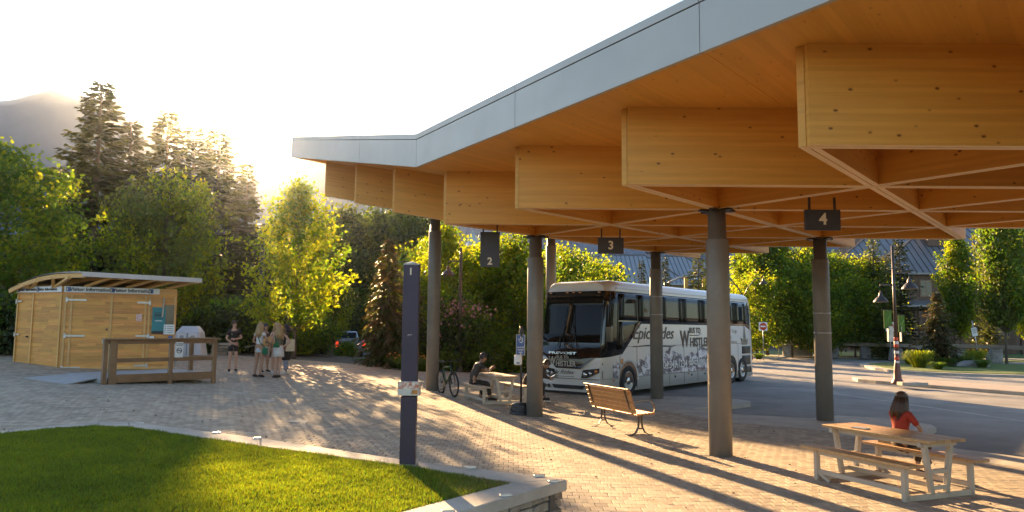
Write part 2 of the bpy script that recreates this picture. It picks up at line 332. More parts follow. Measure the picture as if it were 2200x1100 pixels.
def brickmesh():
    mb = MB(); hx, hy, z0, z1, c = (BW - GAP) / 2, (BD - GAP) / 2, -.03, .0, .003
    a = mb.pts([(-hx, -hy, z0), (hx, -hy, z0), (hx, hy, z0), (-hx, hy, z0), (-hx, -hy, z1 - c), (hx, -hy, z1 - c), (hx, hy, z1 - c), (-hx, hy, z1 - c), (-hx + c, -hy + c, z1), (hx - c, -hy + c, z1), (hx - c, hy - c, z1), (-hx + c, hy - c, z1)])
    for i in range(4): j = (i + 1) % 4; mb.face((a + i, a + j, a + 4 + j, a + 4 + i)); mb.face((a + 4 + i, a + 4 + j, a + 8 + j, a + 8 + i))
    mb.face((a + 8, a + 9, a + 10, a + 11)); return mb
bmesh_brick = brickmesh(); brick_me = bmesh_brick.mesh('brick', M_BRICK)
bv = np.array(bmesh_brick.v); bf = np.array(bmesh_brick.f)
cells = []
row = 0; y = -3.0
while y < 33:
    x = -22 + (BW / 2 if row % 2 else 0); lim = 9.5
    while x < lim:
        if inpoly(x, y, PLAZA) and outside(x, y) and (y > 6 or x > .8): cells.append((x, y))
        x += BW
    y += BD; row += 1
cells = [c for c in cells if abs(c[0]) < .76 * c[1] + 1.5 or c[1] < 3]
vis = sorted([c for c in cells if c[1] > 8.75 and c[0] < .66 * c[1] and (c[0] > LAWN_OUT[0].x + .05)], key=lambda c: c[1])[:300]
vs = set(vis)
for (x, y) in vis:
    o = put('brick', brick_me, plz, (x + random.gauss(0, .001), y, gz(x, y) + random.gauss(0, .0008))); o.rotation_euler = (random.gauss(0, .004), random.gauss(0, .004) - (gz(x + .05, y) - gz(x - .05, y)) / .1, random.gauss(0, .006))
rest = np.array([c for c in cells if c not in vs]); n = len(rest)
slx = np.array([(gz(a + .05, b) - gz(a - .05, b)) / .1 for a, b in rest])[:, None]; sly = np.array([(gz(a, b + .05) - gz(a, b - .05)) / .1 for a, b in rest])[:, None]; zz = np.array([gz(a, b) for a, b in rest]) + rng.normal(0, .0008, n)
V = bv[None] + np.stack([rest[:, 0], rest[:, 1], zz], 1)[:, None]; V[..., 2] += bv[None, :, 0] * (slx + rng.normal(0, .005, (n, 1))) + bv[None, :, 1] * (sly + rng.normal(0, .005, (n, 1)))
F = (bf[None] + (np.arange(n) * len(bv))[:, None, None]).reshape(-1, 4)
put('paving', npmesh('paving', V.reshape(-1, 3), F, M_BRICK), plz, kind='stuff')
# concrete kerb band round the platform, with its rounded noses in the bus bays
BAND = [(9.2, -6), (8.4, 9.5), (8.01, 11.87), (7.81, 12.34), (6.5, 16.46), (5.15, 17.32), (4.14, 19.4), (3.2, 21.4), (1.9, 24.2), (1.6, 29), (1.2, 33),
        (1.6, 33.4), (2.1, 29), (2.4, 25), (3.2, 23.6), (3.85, 23.96), (5.92, 23.84), (6.95, 23.2), (7.19, 22.61), (7.0, 22.0), (6.36, 21.33), (5.2, 20.6), (4.9, 20.3), (5.2, 19.7), (5.67, 19.11), (7.26, 18.35), (8.22, 19.0), (9.14, 18.49), (9.65, 17.38), (9.45, 16.8), (8.9, 16.2), (8.35, 15.2), (8.13, 13.8), (8.76, 12.95), (9.4, 9.5), (10.2, -6)]
struct('kerb', MB().prism(BAND, -.25, .006), M_CONC)
# far side of the plaza: narrow asphalt lane and planting
struct('path', MB().prism([(-7, 35.2), (-3.4, 34.5), (1.1, 33.4), (1.1, 37.5), (-3, 38.5), (-8, 39.5)], -.2, lambda x, y: .02 + gz(x, y) * .35), M_CONC)
struct('street', MB().prism([(-60, 50), (-8, 48.5), (1.19, 47), (1.19, 58), (-60, 61)], -.2, lambda x, y: .1), M_ASPH)
struct('verge', MB().prism([(-26, 62), (0, 59), (0, 90), (-40, 90)], -.2, .16), M_VERGE)
struct('verge', MB().prism([(-20, 45.2), (-10.5, 44.8), (-8.6, 47.8), (-20, 49)], -.2, .13), M_VERGE)
struct('verge', MB().prism([(1.3, 72.5), (22.4, 70), (27, 63.5), (44, 65), (90, 66), (90, 74), (1.3, 84)], -.3, -.05), M_VERGE)
struct('sidewalk', MB().prism([(19, 67.2), (26.8, 60.2), (60, 60.2), (60, 62.2), (27, 62.4), (20, 70)], -.2, -.03), M_CONC)
struct('verge', MB().prism([(60, 58), (36, 56.5), (26.2, 60), (60, 60.1)], -.2, -.06), M_VERGE)
# traffic islands
def inset(P, d):
    cx = sum(p[0] for p in P) / len(P); cy_ = sum(p[1] for p in P) / len(P); out = []
    for x, y in P: r = math.hypot(x - cx, y - cy_); out.append((cx + (x - cx) * (1 - d / r), cy_ + (y - cy_) * (1 - d / r)))
    return out
ISL = [(21.7, 46.2), (20.9, 43.5), (20.6, 41), (21.2, 39.4), (22.6, 38.2), (25.2, 37), (30, 36), (40, 37), (40, 44), (33, 50), (28, 51), (24.4, 50.4), (22.5, 48.6)]
struct('island_kerb', MB().prism(ISL, -.25, .03), M_CONC)
struct('island_turf', MB().prism(inset(ISL, .55), -.2, .06), M_VERGE)
MED = [(15.2, 33), (15.5, 32), (16.4, 30), (18.1, 26.6), (20.2, 23), (23.4, 20), (26, 20), (22.4, 25), (19.9, 29.3), (17.7, 33.6), (16.6, 35), (15.6, 34.4)]
struct('median_kerb', MB().prism(MED, -.25, .03), M_CONC)
struct('median_paving', MB().prism(inset(MED, .3), -.2, .036), pm('terracotta_concrete', (.34, .28, .235), (.27, .20, .165), 3, .85, 0, .3, 50))
ISL3 = [(17.8, 62), (18.6, 59.4), (20.8, 58.9), (22.2, 60.6), (21.6, 64), (19, 66)]
struct('island_kerb', MB().prism(ISL3, -.25, .02), M_CONC); struct('island_turf', MB().prism(inset(ISL3, .5), -.2, .05), M_VERGE)
# ---- planter: coping, stone wall, lawn, grass, skate stoppers
pl = thing('planter', 'raised lawn planter with concrete coping and rough stone wall in the foreground', 'planter')
def zc(x, y): return .47
cop = MB()
outp = LAWN_OUT; inp = LAWN_IN
def seg(a, b, c, d, name):          # coping slab between outer edge a-b and inner edge c-d
    mb = MB(); mb.prism([(a.x, a.y), (b.x, b.y), (d.x, d.y), (c.x, c.y)], .35, .47); return mb.build(name, M_CONC, pl, bevel=.012)
e = .004
far_o = LAWN_OUT; seq_o = [LAWN_OUT[0], LAWN_OUT[2], LAWN_OUT[3], LAWN_OUT[5], LAWN_OUT[6], LAWN_OUT[7], LAWN_OUT[8], LAWN_OUT[9]]
seq_i = [LAWN_IN[0], LAWN_IN[1], LAWN_IN[2], LAWN_IN[3], LAWN_IN[4], LAWN_IN[5], LAWN_IN[6], LAWN_IN[7]]
for k in range(len(seq_o) - 1):
    a, b, c, d = seq_o[k], seq_o[k + 1], seq_i[k], seq_i[k + 1]; g1 = (b - a).normalized() * e
    seg(a if k == 0 else a + g1, b - g1, c if k == 0 else c + g1, d - g1, 'coping')
ln = 3.0; prev_o, prev_i = LAWN_OUT[0], LAWN_IN[0]; dI = (NEAR_IN - LAWN_IN[0]).normalized()
off0 = 0
for k in range(4):
    a = LAWN_OUT[0] + dN * (k * ln + (.002 if k else 0)); b = LAWN_OUT[0] + dN * ((k + 1) * ln - .008); c = LAWN_IN[0] + dI * (k * ln + (.002 if k else 0)); d = LAWN_IN[0] + dI * ((k + 1) * ln - .008)
    seg(a, b, c, d, 'coping')
# wall of coursed rubble under the coping, stones laid one by one
def wallrun(a, b, inward, zlow, h=.352):
    core = MB(); dv = (b - a); Lw = dv.length; t = dv / Lw; n_ = Vector((t.y, -t.x, 0)) * (1 if inward else -1)
    a2, b2 = a + t * .06, b - t * .06
    core.prism([(a2.x - n_.x * .10, a2.y - n_.y * .10), (b2.x - n_.x * .10, b2.y - n_.y * .10), (b2.x - n_.x * .3, b2.y - n_.y * .3), (a2.x - n_.x * .3, a2.y - n_.y * .3)], -.2, .35); core.build('wall_core', M_JOINT, pl)
    z = h; 
    while z > zlow:
        hh = random.choice((.07, .085, .1, .125)); s_ = .05
        while s_ < Lw - .06:
            ww = min(random.uniform(.11, .34), Lw - .05 - s_)
            if ww > .04:
                th = random.uniform(.10, .135); cx = a + t * (s_ + ww / 2) - n_ * (.10 + .04 - th / 2 + random.uniform(-.012, .012))
                mb = MB(); mb.box((0, 0, 0), (ww - .014, th, hh - .012))
                mb.v = [(x + random.gauss(0, .007), y + random.gauss(0, .006), z_ + random.gauss(0, .005)) for x, y, z_ in mb.v]
                o = mb.build('stone', M_STONE, pl, bevel=.012); o.location = (cx.x, cx.y, z - hh / 2); o.rotation_euler.z = math.atan2(t.y, t.x)
            s_ += ww
        z -= hh
wallrun(LAWN_OUT[0] + dN * 0, LAWN_OUT[0] + dN * 3.2, False, -.06)
wallrun(LAWN_OUT[0], LAWN_OUT[2], True, .1)
MB().prism([(p.x, p.y) for p in seq_i] + [(-12, 1), (FAR_IN.x, FAR_IN.y)], -.1, .445).build('lawn', M_GRASSG, pl)
LP = [(p.x, p.y) for p in seq_i] + [(-12, 2), (FAR_IN.x, FAR_IN.y)]
pts = rng.uniform((-9.5, 6.0), (.3, 12.6), (520000, 2)); 
keep = np.zeros(len(pts), bool); Px = np.array(LP)
inside = np.zeros(len(pts), bool); j = len(LP) - 1
for i in range(len(LP)):
    cnd = ((Px[i, 1] > pts[:, 1]) != (Px[j, 1] > pts[:, 1])) & (pts[:, 0] < (Px[j, 0] - Px[i, 0]) * (pts[:, 1] - Px[i, 1]) / (Px[j, 1] - Px[i, 1] + 1e-12) + Px[i, 0]); inside ^= cnd; j = i
inside &= pts[:, 0] > -.72 * pts[:, 1]
p = pts[inside]; n = len(p); a = rng.uniform(0, 2 * np.pi, n); cl = np.sin(p[:, 0] * 7.1) * np.sin(p[:, 1] * 6.3 + 1.2 * p[:, 0]) + .6 * np.sin(p[:, 0] * 17 + 3) * np.sin(p[:, 1] * 19)
h = rng.uniform(.022, .062, n) * (1 + .18 * cl); wd = rng.uniform(.0045, .0085, n); ln_ = rng.normal(0, .018, (n, 2)); ca, sa = np.cos(a), np.sin(a)
z0 = np.full(n, .442)
V = np.stack([np.stack([p[:, 0] - ca * wd, p[:, 1] - sa * wd, z0], 1), np.stack([p[:, 0] + ca * wd, p[:, 1] + sa * wd, z0], 1), np.stack([p[:, 0] + ln_[:, 0], p[:, 1] + ln_[:, 1], z0 + h], 1)], 1).reshape(-1, 3)
g_ = put('grass', npmesh('grass', V, np.arange(3 * n).reshape(-1, 3), M_BLADE), pl, kind='stuff')
# dry straw patch at the inner corner
M_STRAW = pm('dry_grass', (.36, .25, .09), (.24, .16, .06), 3, .8, isl=.25)
q = LAWN_IN[0]; n = 7000; t = rng.uniform(0, 1, n) ** .6 * 1.1; s_ = rng.uniform(0, 1, n); dF = (LAWN_IN[1] - LAWN_IN[0]).normalized()
px_ = q.x + dF.x * t * s_ + dI.x * t * (1 - s_); py_ = q.y + dF.y * t * s_ + dI.y * t * (1 - s_); m_ = rng.uniform(0, 1, n) > (t / 1.15); px_, py_ = px_[m_], py_[m_]; n = len(px_)
a = rng.uniform(0, 6.28, n); V = np.stack([np.stack([px_ - .004 * np.cos(a), py_ - .004 * np.sin(a), np.full(n, .442)], 1), np.stack([px_ + .004 * np.cos(a), py_ + .004 * np.sin(a), np.full(n, .442)], 1), np.stack([px_ + rng.normal(0, .03, n), py_ + rng.normal(0, .03, n), rng.uniform(.46, .5, n)], 1)], 1).reshape(-1, 3)
put('dry_grass', npmesh('dry_grass', V, np.arange(3 * n).reshape(-1, 3), M_STRAW), pl, kind='stuff')
M_STUD = pm('brushed_stud', (.5, .48, .44), (.4, .38, .35), 8, .35, .5)
def stud(px, py, wide=.13):
    P = G(px, py, .474); mb = MB(); mb.box((0, 0, .008), (wide, .05, .018), taper=.9); mb.box((0, 0, -.004), (wide * .6, .05, .01)); o = mb.build('skate_stopper', M_STUD, pl, bevel=.003); o.location = P; o.rotation_euler.z = .35; return o
for px, py in ((301, 909.5), (465, 930), (553, 942), (1011, 1005), (1158, 1023), (1189, 1035), (1086, 1065), (962, 1099)): stud(px, py)
# flush drain covers out on the plaza
for i, (px, py) in enumerate(((727, 800), (573, 860), (515, 844), (640, 905))):
    P = G(px, py); mb = MB(); mb.box((0, 0, 0), (.36, .28, .012)); o = mb.build('inspection_cover', M_CONC); o.location = P + Vector((0, 0, -.003)); o.rotation_euler.y = .06
    tag(o, ('pale steel cover plate in the paving nearest the planting gap', 'pale steel cover plate in shaded paving left of centre', 'small pale cover plate in shaded paving before the standing group', 'pale cover plate in dappled paving beyond the lawn corner')[i], 'cover plate')
#PART3
# ================================================================== CANOPY
CO, CU, CV, CT = Vector((4.5977, 5.1306, 1.8597 + EYE)), Vector((-1.4955, 2.5826, .0739)), Vector((1.9572, 2.5638, .0778)), 1.1
def LP3(i, j, dz=0): 
    p = CO + CU * i + CV * j; p.z += .57 * max(0, i - 4) + dz; return p
can = thing('bus_canopy', 'large timber bus canopy on grey columns with deep triangular beam grid and metal fascia', 'canopy')
def beam(path, dz, w=.17):
    """path of lattice points; a deep glulam beam standing on its bottom edge, two leaves with a groove between"""
    mb = MB(); d = 0
    for k in range(len(path) - 1):
        a, b = path[k], path[k + 1]; t = (b - a); t.z = 0; Ls = t.length; t.normalize(); n = Vector((-t.y, t.x, 0)); ln = (b - a).length
        for s0, s1 in ((-w / 2, -.006), (.006, w / 2)):
            H_ = CT - .004
            P = [p + n * s + Vector((0, 0, z)) for p in (a, b) for s, z in ((s0, dz), (s1, dz), (s1, H_), (s0, H_))]
            q = mb.pts(P); u0, u1 = d, d + ln
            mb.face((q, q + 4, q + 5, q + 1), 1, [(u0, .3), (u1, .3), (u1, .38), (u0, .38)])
            mb.face((q + 3, q + 7, q + 4, q), 0, [(u0, 1.1), (u1, 1.1), (u1, 0), (u0, 0)]); mb.face((q + 1, q + 5, q + 6, q + 2), 0, [(u0, 0), (u1, 0), (u1, 1.1), (u0, 1.1)])
            mb.face((q + 2, q + 6, q + 7, q + 3), 0, [(u0, 0), (u1, 0), (u1, .1), (u0, .1)]); mb.face((q + 1, q + 2, q + 3, q), 0, [(.1, 0), (.1, 1.1), (.15, 1.1), (.15, 0)]); mb.face((q + 4, q + 7, q + 6, q + 5), 0, [(.1, 0), (.1, 1.1), (.15, 1.1), (.15, 0)])
        d += ln
    return mb.build('beam', [M_BEAM, M_EDGE_LIT], can)
def linepts(i0, j0, i1, j1):
    """split where the roof folds"""
    if (i0 - 4) * (i1 - 4) < 0: t = (4 - i0) / (i1 - i0); return [LP3(i0, j0), LP3(4, j0 + t * (j1 - j0)), LP3(i1, j1)]
    return [LP3(i0, j0), LP3(i1, j1)]
for k in range(-1, 12):
    j0 = max(0, k - 7); i0 = k - j0; i1 = k - 4
    if i0 > i1 and i1 < 7: beam(linepts(i0, j0, i1, 4), .0)
for i in range(-2, 8): beam(linepts(i, 0, i, 4), .003)
for j in (1, 2, 3): beam(linepts(-3, j, 7, j), .006)
JN = -.275; JF = 4.27
rows = [-3.2, -1.34, 0, 1.34, 2.68, 4.0, 5.2, 6.4, 7.53]
for a, b in zip(rows[:-1], rows[1:]):
    for ja, jb in ((JN, 1.5), (1.5, JF)):
        g1 = .0012; c = [LP3(a + g1, ja, CT), LP3(b - g1, ja, CT), LP3(b - g1, jb - g1, CT), LP3(a + g1, jb - g1, CT)]; mb = MB(); up = Vector((0, 0, .14))
        q = mb.pts(c + [p + up for p in c]); uvq = [((b if k in (1, 2) else a) * 3, (jb if k in (2, 3) else ja) * 3) for k in range(4)]; uvr = [(v_, u_) for u_, v_ in uvq]
        mb.face((q, q + 3, q + 2, q + 1)[::-1], 0, [uvr[0], uvr[3], uvr[2], uvr[1]][::-1]); mb.face((q + 4, q + 5, q + 6, q + 7)[::-1], 0, uvr[::-1])
        for k in range(4): l = (k + 1) % 4; mb.face((q + k, q + l, q + 4 + l, q + 4 + k)[::-1], 0, [(0, 0), (3, 0), (3, .1), (0, .1)])
        mb.build('deck_panel', M_DECK, can)
mb = MB(); T_ = CT + .16
c = [LP3(-3.2, JN + .05, T_), LP3(4, JN + .05, T_), LP3(4, JF - .05, T_), LP3(-3.2, JF - .05, T_), LP3(7.5, JN + .05, T_), LP3(7.5, JF - .05, T_)]
q = mb.pts(c + [p + Vector((0, 0, .2)) for p in c])
for f in ((0, 1, 2, 3), (1, 4, 5, 2)): mb.face([q + x for x in f]); mb.face([q + 6 + x for x in f][::-1])
for f in ((0, 1), (1, 4), (4, 5), (5, 2), (2, 3), (3, 0)): mb.face((q + f[0], q + f[1], q + 6 + f[1], q + 6 + f[0]))
mb.build('roof_membrane', pm('roof_membrane', (.25, .25, .24), (.2, .2, .2), 1, .8), can)
def fpanel(a, b):
    """fascia panel and its separate top trim"""
    t = (b - a); t.z = 0; t.normalize(); n = Vector((t.y, -t.x, 0)) * .03; g1 = (b - a).normalized() * .006
    for z0, z1, nm, th in ((-.03, .53, 'fascia_panel', 1), (.545, .65, 'fascia_trim', 1.25)):
        mb = MB(); A, B = a + g1, b - g1
        P = [A + Vector((0, 0, z0)), B + Vector((0, 0, z0)), B + Vector((0, 0, z1)), A + Vector((0, 0, z1))]; q = mb.pts([p - n for p in P] + [p + n * th for p in P])
        mb.face((q, q + 1, q + 2, q + 3)); mb.face((q + 7, q + 6, q + 5, q + 4))
        for k in range(4): l = (k + 1) % 4; mb.face((q + k, q + 4 + k, q + 4 + l, q + l))
        mb.build(nm, M_FASC, can)
pr = LP3(-3.2, JN, CT)
for a, b in zip(rows[:-1], rows[1:]): fpanel(LP3(b, JN, CT), LP3(a, JN, CT)); fpanel(LP3(a, JF, CT), LP3(b, JF, CT))
for a, b in ((JN, 1.1), (1.1, 2.7), (2.7, JF)): fpanel(LP3(7.53, b, CT), LP3(7.53, a, CT)); fpanel(LP3(-3.2, a, CT), LP3(-3.2, b, CT))
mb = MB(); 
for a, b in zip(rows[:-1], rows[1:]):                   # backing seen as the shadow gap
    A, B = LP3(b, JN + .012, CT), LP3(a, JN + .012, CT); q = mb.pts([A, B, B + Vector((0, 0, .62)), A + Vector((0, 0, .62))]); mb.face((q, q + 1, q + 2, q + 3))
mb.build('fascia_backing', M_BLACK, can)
for (i, j) in ((2, 1), (2, 3), (4, 1), (4, 3), (6, 1), (6, 3), (0, 1), (0, 3)):
    p = LP3(i, j); g0 = gz(p.x, p.y); top = p.z; neck = top - .52
    cm = MB().lathe([(.195, -.15), (.195, neck - g0 - .02), (.185, neck - g0), (.155, neck - g0 + .002), (.155, top - g0 - .01)], 32).build('column', M_STEELC, can); cm.location = (p.x, p.y, g0)
    cap = MB()
    for a in (0, 60, 120): cap.box((0, 0, 0), (.62, .12, .03), R(a + 3))
    o = cap.build('capital_plate', M_IRON, can); o.location = (p.x, p.y, top - .022)
    if (i, j) in ((2, 3), (4, 3)):
        for zb in ((2.52, 2.05) if i == 2 else (3.1, 2.55)):
            o = MB().lathe([(.199, 0), (.201, .008), (.201, .022), (.199, .03)], 32).build('band', M_STEEL, cm); o.location = (0, 0, zb)
# hanging bay signs
def baysign(num, P, w_, h_, top, numz, size, label, rz=0):
    t = thing('bay_sign', label, 'sign', (P[0], P[1], top), rz)
    MB().box((0, 0, -h_ / 2), (w_, .06, h_)).build('panel', M_DARK, t, bevel=.004)
    for hx_ in (-w_ * .36, w_ * .36): MB().box((hx_, 0, .09), (.03, .03, .2)).build('hanger', M_IRON, t)
    text(num, size, t, (0, -.032, numz), bold=.006); return t
baysign('2', (-.49, 16.45), .43, .78, 4.24, -.66, .22, 'tall dark hanging sign with a cream number 2 beside the bus columns')
baysign('3', at(1312, 511, 15.3)[:2], .53, .33, at(1312, 511, 15.3).z, -.165, .24, 'dark hanging sign with a cream number 3 above the bus')
baysign('4', at(1766, 451, 11.1)[:2], .53, .31, at(1766, 451, 11.1).z, -.15, .24, 'dark hanging sign with a cream number 4 in front of the right column')
# pylon 1 at the lawn edge
P = G(873, 1000, .47); P.y += .12; ps = thing('bay_pylon', 'tall dark purple bay pylon numbered 1 standing at the edge of the lawn', 'sign', P, -.03)
M_PYL = pm('aubergine_metal', (.045, .030, .052), (.036, .024, .044), 2, .45, .2, .04, 30)
MB().box((0, 0, .38), (.19, .10, .86)).build('lower_post', M_PYL, ps, bevel=.004)
MB().box((0, 0, 1.70), (.195, .11, 1.44)).build('upper_post', M_PYL, ps, bevel=.004)
MB().box((0, 0, .925), (.08, .05, .26)).build('core', M_BLACK, ps)
mb = MB(); mb.box((0, 0, 2.425), (.20, .12, .012)); mb.lathe([(.11, 2.431), (.1, 2.437), (.0, 2.465)], 4, Matrix.Rotation(math.pi / 4, 4, 'Z') @ Matrix.Diagonal((1, 1, 1, 1))); mb.build('cap', M_STEEL, ps)
text('1', .12, ps, (-.005, -.058, 2.33), bold=.003)
pap = MB().box((0, -.004, .905), (.262, .16, .17)).build('map_holder', pm('worn_white_plastic', (.62, .58, .5), (.5, .46, .4), 12, .5), ps, bevel=.006)
MB().box((0, -.0865, .945), (.255, .003, .085)).build('printed_band', pm('torn_red_print', (.45, .09, .03), (.7, .6, .5), 26, .6, detail=1), pap)
MB().box((.08, -.0865, .865), (.07, .003, .05)).build('printed_patch', pm('orange_print', (.6, .24, .03), (.5, .2, .05), 16, .6), pap)
MB().bar((.03, -.088, .845), (.06, -.088, .885), .014, .003).build('printed_stroke', pm('green_print', (.03, .12, .06), (.03, .1, .05), 9, .6), pap)
sc_ = MB().box((0, -.0565, 1.555), (.05, .003, .006)).box((-.022, -.0565, 1.547), (.006, .003, .014)).build('scratch', M_STUD, ps)
#PART4
# ================================================================== VEGETATION
def leaves(cen, nrm_bias, size, rg, elong=1.6):
    """one kite-shaped leaf per centre, random facing"""
    n = len(cen); d = rg.normal(size=(n, 3)); d /= np.linalg.norm(d, axis=1)[:, None]
    b = rg.normal(size=(n, 3)) + nrm_bias; b -= (b * d).sum(1)[:, None] * d; b /= np.linalg.norm(b, axis=1)[:, None] + 1e-9
    s = size * rg.uniform(.65, 1.35, (n, 1)); c = np.cross(d, b) * .12 * s
    V = np.stack([cen - d * s * elong / 2, cen + b * s / 2 + c, cen + d * s * elong / 2, cen - b * s / 2 + c], 1)
    return V.reshape(-1, 3), np.arange(4 * n).reshape(-1, 4)
PROF = {'maple': lambda t: np.sin(np.pi * np.clip(t * .93 + .07, 0, 1) ** .72) ** .75, 'column': lambda t: np.clip(np.sin(np.pi * (t * .9 + .1)) ** .55, 0, 1),
        'round': lambda t: np.sqrt(np.clip(1 - (2 * t - .95) ** 2 * .98, 0, 1)), 'broad': lambda t: np.clip(1.15 * (1 - t) ** .55 * (t + .12) ** .25 * 1.25, 0, 1.1), 'bush': lambda t: np.sqrt(np.clip(1 - t * t * .95, 0, 1))}
def broadleaf(name, H, W, base, shape, ncl, nper, leaf, mats, seed, up=.55, spread_=.16, trunk_r=.09, stems=1):
    """trunk and limbs, and a crown of leaf sprays carried on the limbs. returns meshes"""
    rg = np.random.default_rng(seed); hc = H - base; prof = PROF[shape]
    tb = MB(); sway = rg.normal(0, .012 * H, 2); path = [(sway[0] * math.sin(3 * t), sway[1] * math.sin(2.4 * t + .5) - 0, t * H * .93) for t in np.linspace(0, 1, 9)]
    if stems: tb.tube([(0, 0, -.3)] + path[1:], [trunk_r * 1.35] + [trunk_r * (1 - .88 * t) for t in np.linspace(0.1, 1, 8)], 8)
    cen = []; mi = []
    for k in range(ncl):
        t = (k + rg.uniform(0, 1)) / ncl; t = t ** .9; ang = k * 2.39996 + rg.normal(0, .3); rr = prof(np.array([t]))[0] * W / 2 * rg.uniform(.62, 1.08) * (1.22 if rg.uniform() < .12 else 1)
        tip = np.array([math.cos(ang) * rr, math.sin(ang) * rr, base + hc * t]); z0 = max(base * .75, tip[2] - rr * up - .1 * hc) if stems else max(0, tip[2] * .3)
        ti = min(.99, z0 / (H * .93)); o = np.array([sway[0] * math.sin(3 * ti), sway[1] * math.sin(2.4 * ti + .5), z0]) if stems else np.array([rg.normal(0, .08 * W), rg.normal(0, .08 * W), .05])
        mid = (o + tip) / 2 + np.array([0, 0, -.05 * rr]) + rg.normal(0, .04 * W, 3)
        if rg.uniform() < .7: tb.tube([o, mid, tip], [trunk_r * .33 * (1 - .6 * ti), trunk_r * .2, .006], 4, cap=False)
        ax = tip - mid; L_ = np.linalg.norm(ax) + 1e-6; ax /= L_
        m_ = int(nper * rg.uniform(.6, 1.4)); s = rg.uniform(-.9, .45, m_) ; sg = spread_ * W * (.55 + .5 * (1 - np.abs(s)))[:, None]
        c = tip + ax * (s * max(L_, .25 * W) * .9)[:, None] + rg.normal(size=(m_, 3)) * sg * np.array([1, 1, .62]); c[:, 2] = np.maximum(c[:, 2], .06)
        cen.append(c); mi.append(np.full(m_, 0 if rg.uniform() < .62 else (len(mats) - 1)))
    cen = np.concatenate(cen); mi = np.concatenate(mi); V, F = leaves(cen, np.array([0, 0, .9]), leaf, rg)
    return (tb.mesh(name + '_trunk', M_BARK) if tb.v else None, npmesh(name + '_crown', V, F, mats, mi))
def conifer(name, H, W, base, mats, seed, droop=.25, dens=1.0, weep=0, tw=.09):
    rg = np.random.default_rng(seed); tb = MB(); cen = []; V = []; mi = []
    lean = rg.normal(0, .01 * H, 2); tb.tube([(0, 0, -.3), (lean[0] * .4, lean[1] * .4, H * .5), (lean[0], lean[1], H)], [.016 * H, .01 * H, .004], 7)
    z = base; k = 0; B = []
    while z < H * .985:
        t = (z - base) / (H - base); r = W / 2 * ((1 - t) ** .82 * .94 + .04) * (min(1, (t + .18) * 3.2)); nb = max(4, int(8 * (1 - t * .4)))
        for b in range(nb):
            B.append((z + rg.uniform(-.1, .1) * H * .03, k * 1.1 + b * 2 * math.pi / nb + rg.normal(0, .2), r * rg.uniform(.62, 1.18) * (1.3 if rg.uniform() < .06 else 1), t))
        z += H * .021 * (1.15 - .45 * t); k += 1
    for z0, a, r, t in B:
        if rg.uniform() > .92: continue
        dr = droop * (1 - t * .9) + weep; n = max(6, int(r / W * 2 * 26 * dens)); s = np.sort(rg.uniform(.12, 1, n)); ti = z0 / H
        zz = z0 + r * (.22 * t * s - dr * s ** 1.5 + .16 * s ** 4); x = np.cos(a) * r * s + lean[0] * ti; y = np.sin(a) * r * s + lean[1] * ti
        P = np.stack([x, y, zz], 1); out = np.array([math.cos(a), math.sin(a), -dr * .8]); sd_ = np.array([-math.sin(a), math.cos(a), 0])
        side = np.where(rg.uniform(size=n) < .5, 1, -1)[:, None]; d = out * .75 + sd_ * side * rg.uniform(.3, 1.1, (n, 1)) + rg.normal(0, .18, (n, 3)); d[:, 2] -= .25 + weep; d /= np.linalg.norm(d, axis=1)[:, None]
        ls = (.10 * r + .04 * W + .13) * (1.15 - .6 * s)[:, None] * rg.uniform(.7, 1.3, (n, 1)); up = np.array([0, 0, 1.]); b2 = np.cross(d, up + rg.normal(0, .5, (n, 3))); b2 /= np.linalg.norm(b2, axis=1)[:, None] + 1e-9
        wd = ls * .15 + .012; V.append(np.stack([P, P + d * ls * .45 + b2 * wd, P + d * ls, P + d * ls * .45 - b2 * wd], 1)); mi.append(np.full(n, 0 if rg.uniform() < .6 else len(mats) - 1))
        if r > .25 * W and rg.uniform() < .5: tb.tube([(lean[0] * ti, lean[1] * ti, z0), (x[n // 2], y[n // 2], zz[n // 2]), (x[-1], y[-1], zz[-1])], [.0035 * H, .0022 * H, .004], 3, cap=False)
    V = np.concatenate(V); mi = np.concatenate(mi); return (tb.mesh(name + '_trunk', M_BARK), npmesh(name + '_crown', V.reshape(-1, 3), np.arange(4 * len(V)).reshape(-1, 4), mats, mi))
def plant(name, pair, label, cat, loc, rz=0, sc=1, group=None, parts=('trunk', 'crown')):
    t = thing(name, label, cat, loc, rz, group); t.scale = sc if hasattr(sc, '__len__') else (sc,) * 3
    if pair[0]: put(parts[0], pair[0], t)
    put(parts[1], pair[1], t); return t
MAPLE_A = broadleaf('maple_a', 8, 4.1, 1.7, 'maple', 100, 88, .115, [M_LF_YEL, M_LF_GRN], 11, up=.8, spread_=.062)
MAPLE_B = broadleaf('maple_b', 7, 4.6, 1.5, 'round', 90, 115, .12, [M_LF_OLI, M_LF_YEL], 12, up=.7, spread_=.066)
MAPLE_C = broadleaf('maple_c', 8.5, 6.2, 1.2, 'round', 130, 170, .12, [M_LF_GRN, M_LF_GRN, M_LF_YEL], 13, up=.5, spread_=.06)
ROUND_A = broadleaf('round_a', 7.5, 6, 1.0, 'round', 100, 95, .15, [M_LF_YEL, M_LF_GRN], 14, up=.5, spread_=.062)
ROUND_B = broadleaf('round_b', 7.5, 5.6, 1.2, 'broad', 90, 95, .16, [M_LF_GRN, M_LF_YEL], 15, up=.6, spread_=.09)
COLUMN_A = broadleaf('column_a', 9.5, 3.0, 2.3, 'column', 100, 90, .15, [M_LF_GRN, M_LF_YEL], 16, up=1.6, spread_=.09)
COLUMN_B = broadleaf('column_b', 9.5, 3.1, 2.5, 'column', 105, 90, .15, [M_LF_GRN, M_LF_OLI], 17, up=1.6, spread_=.085)
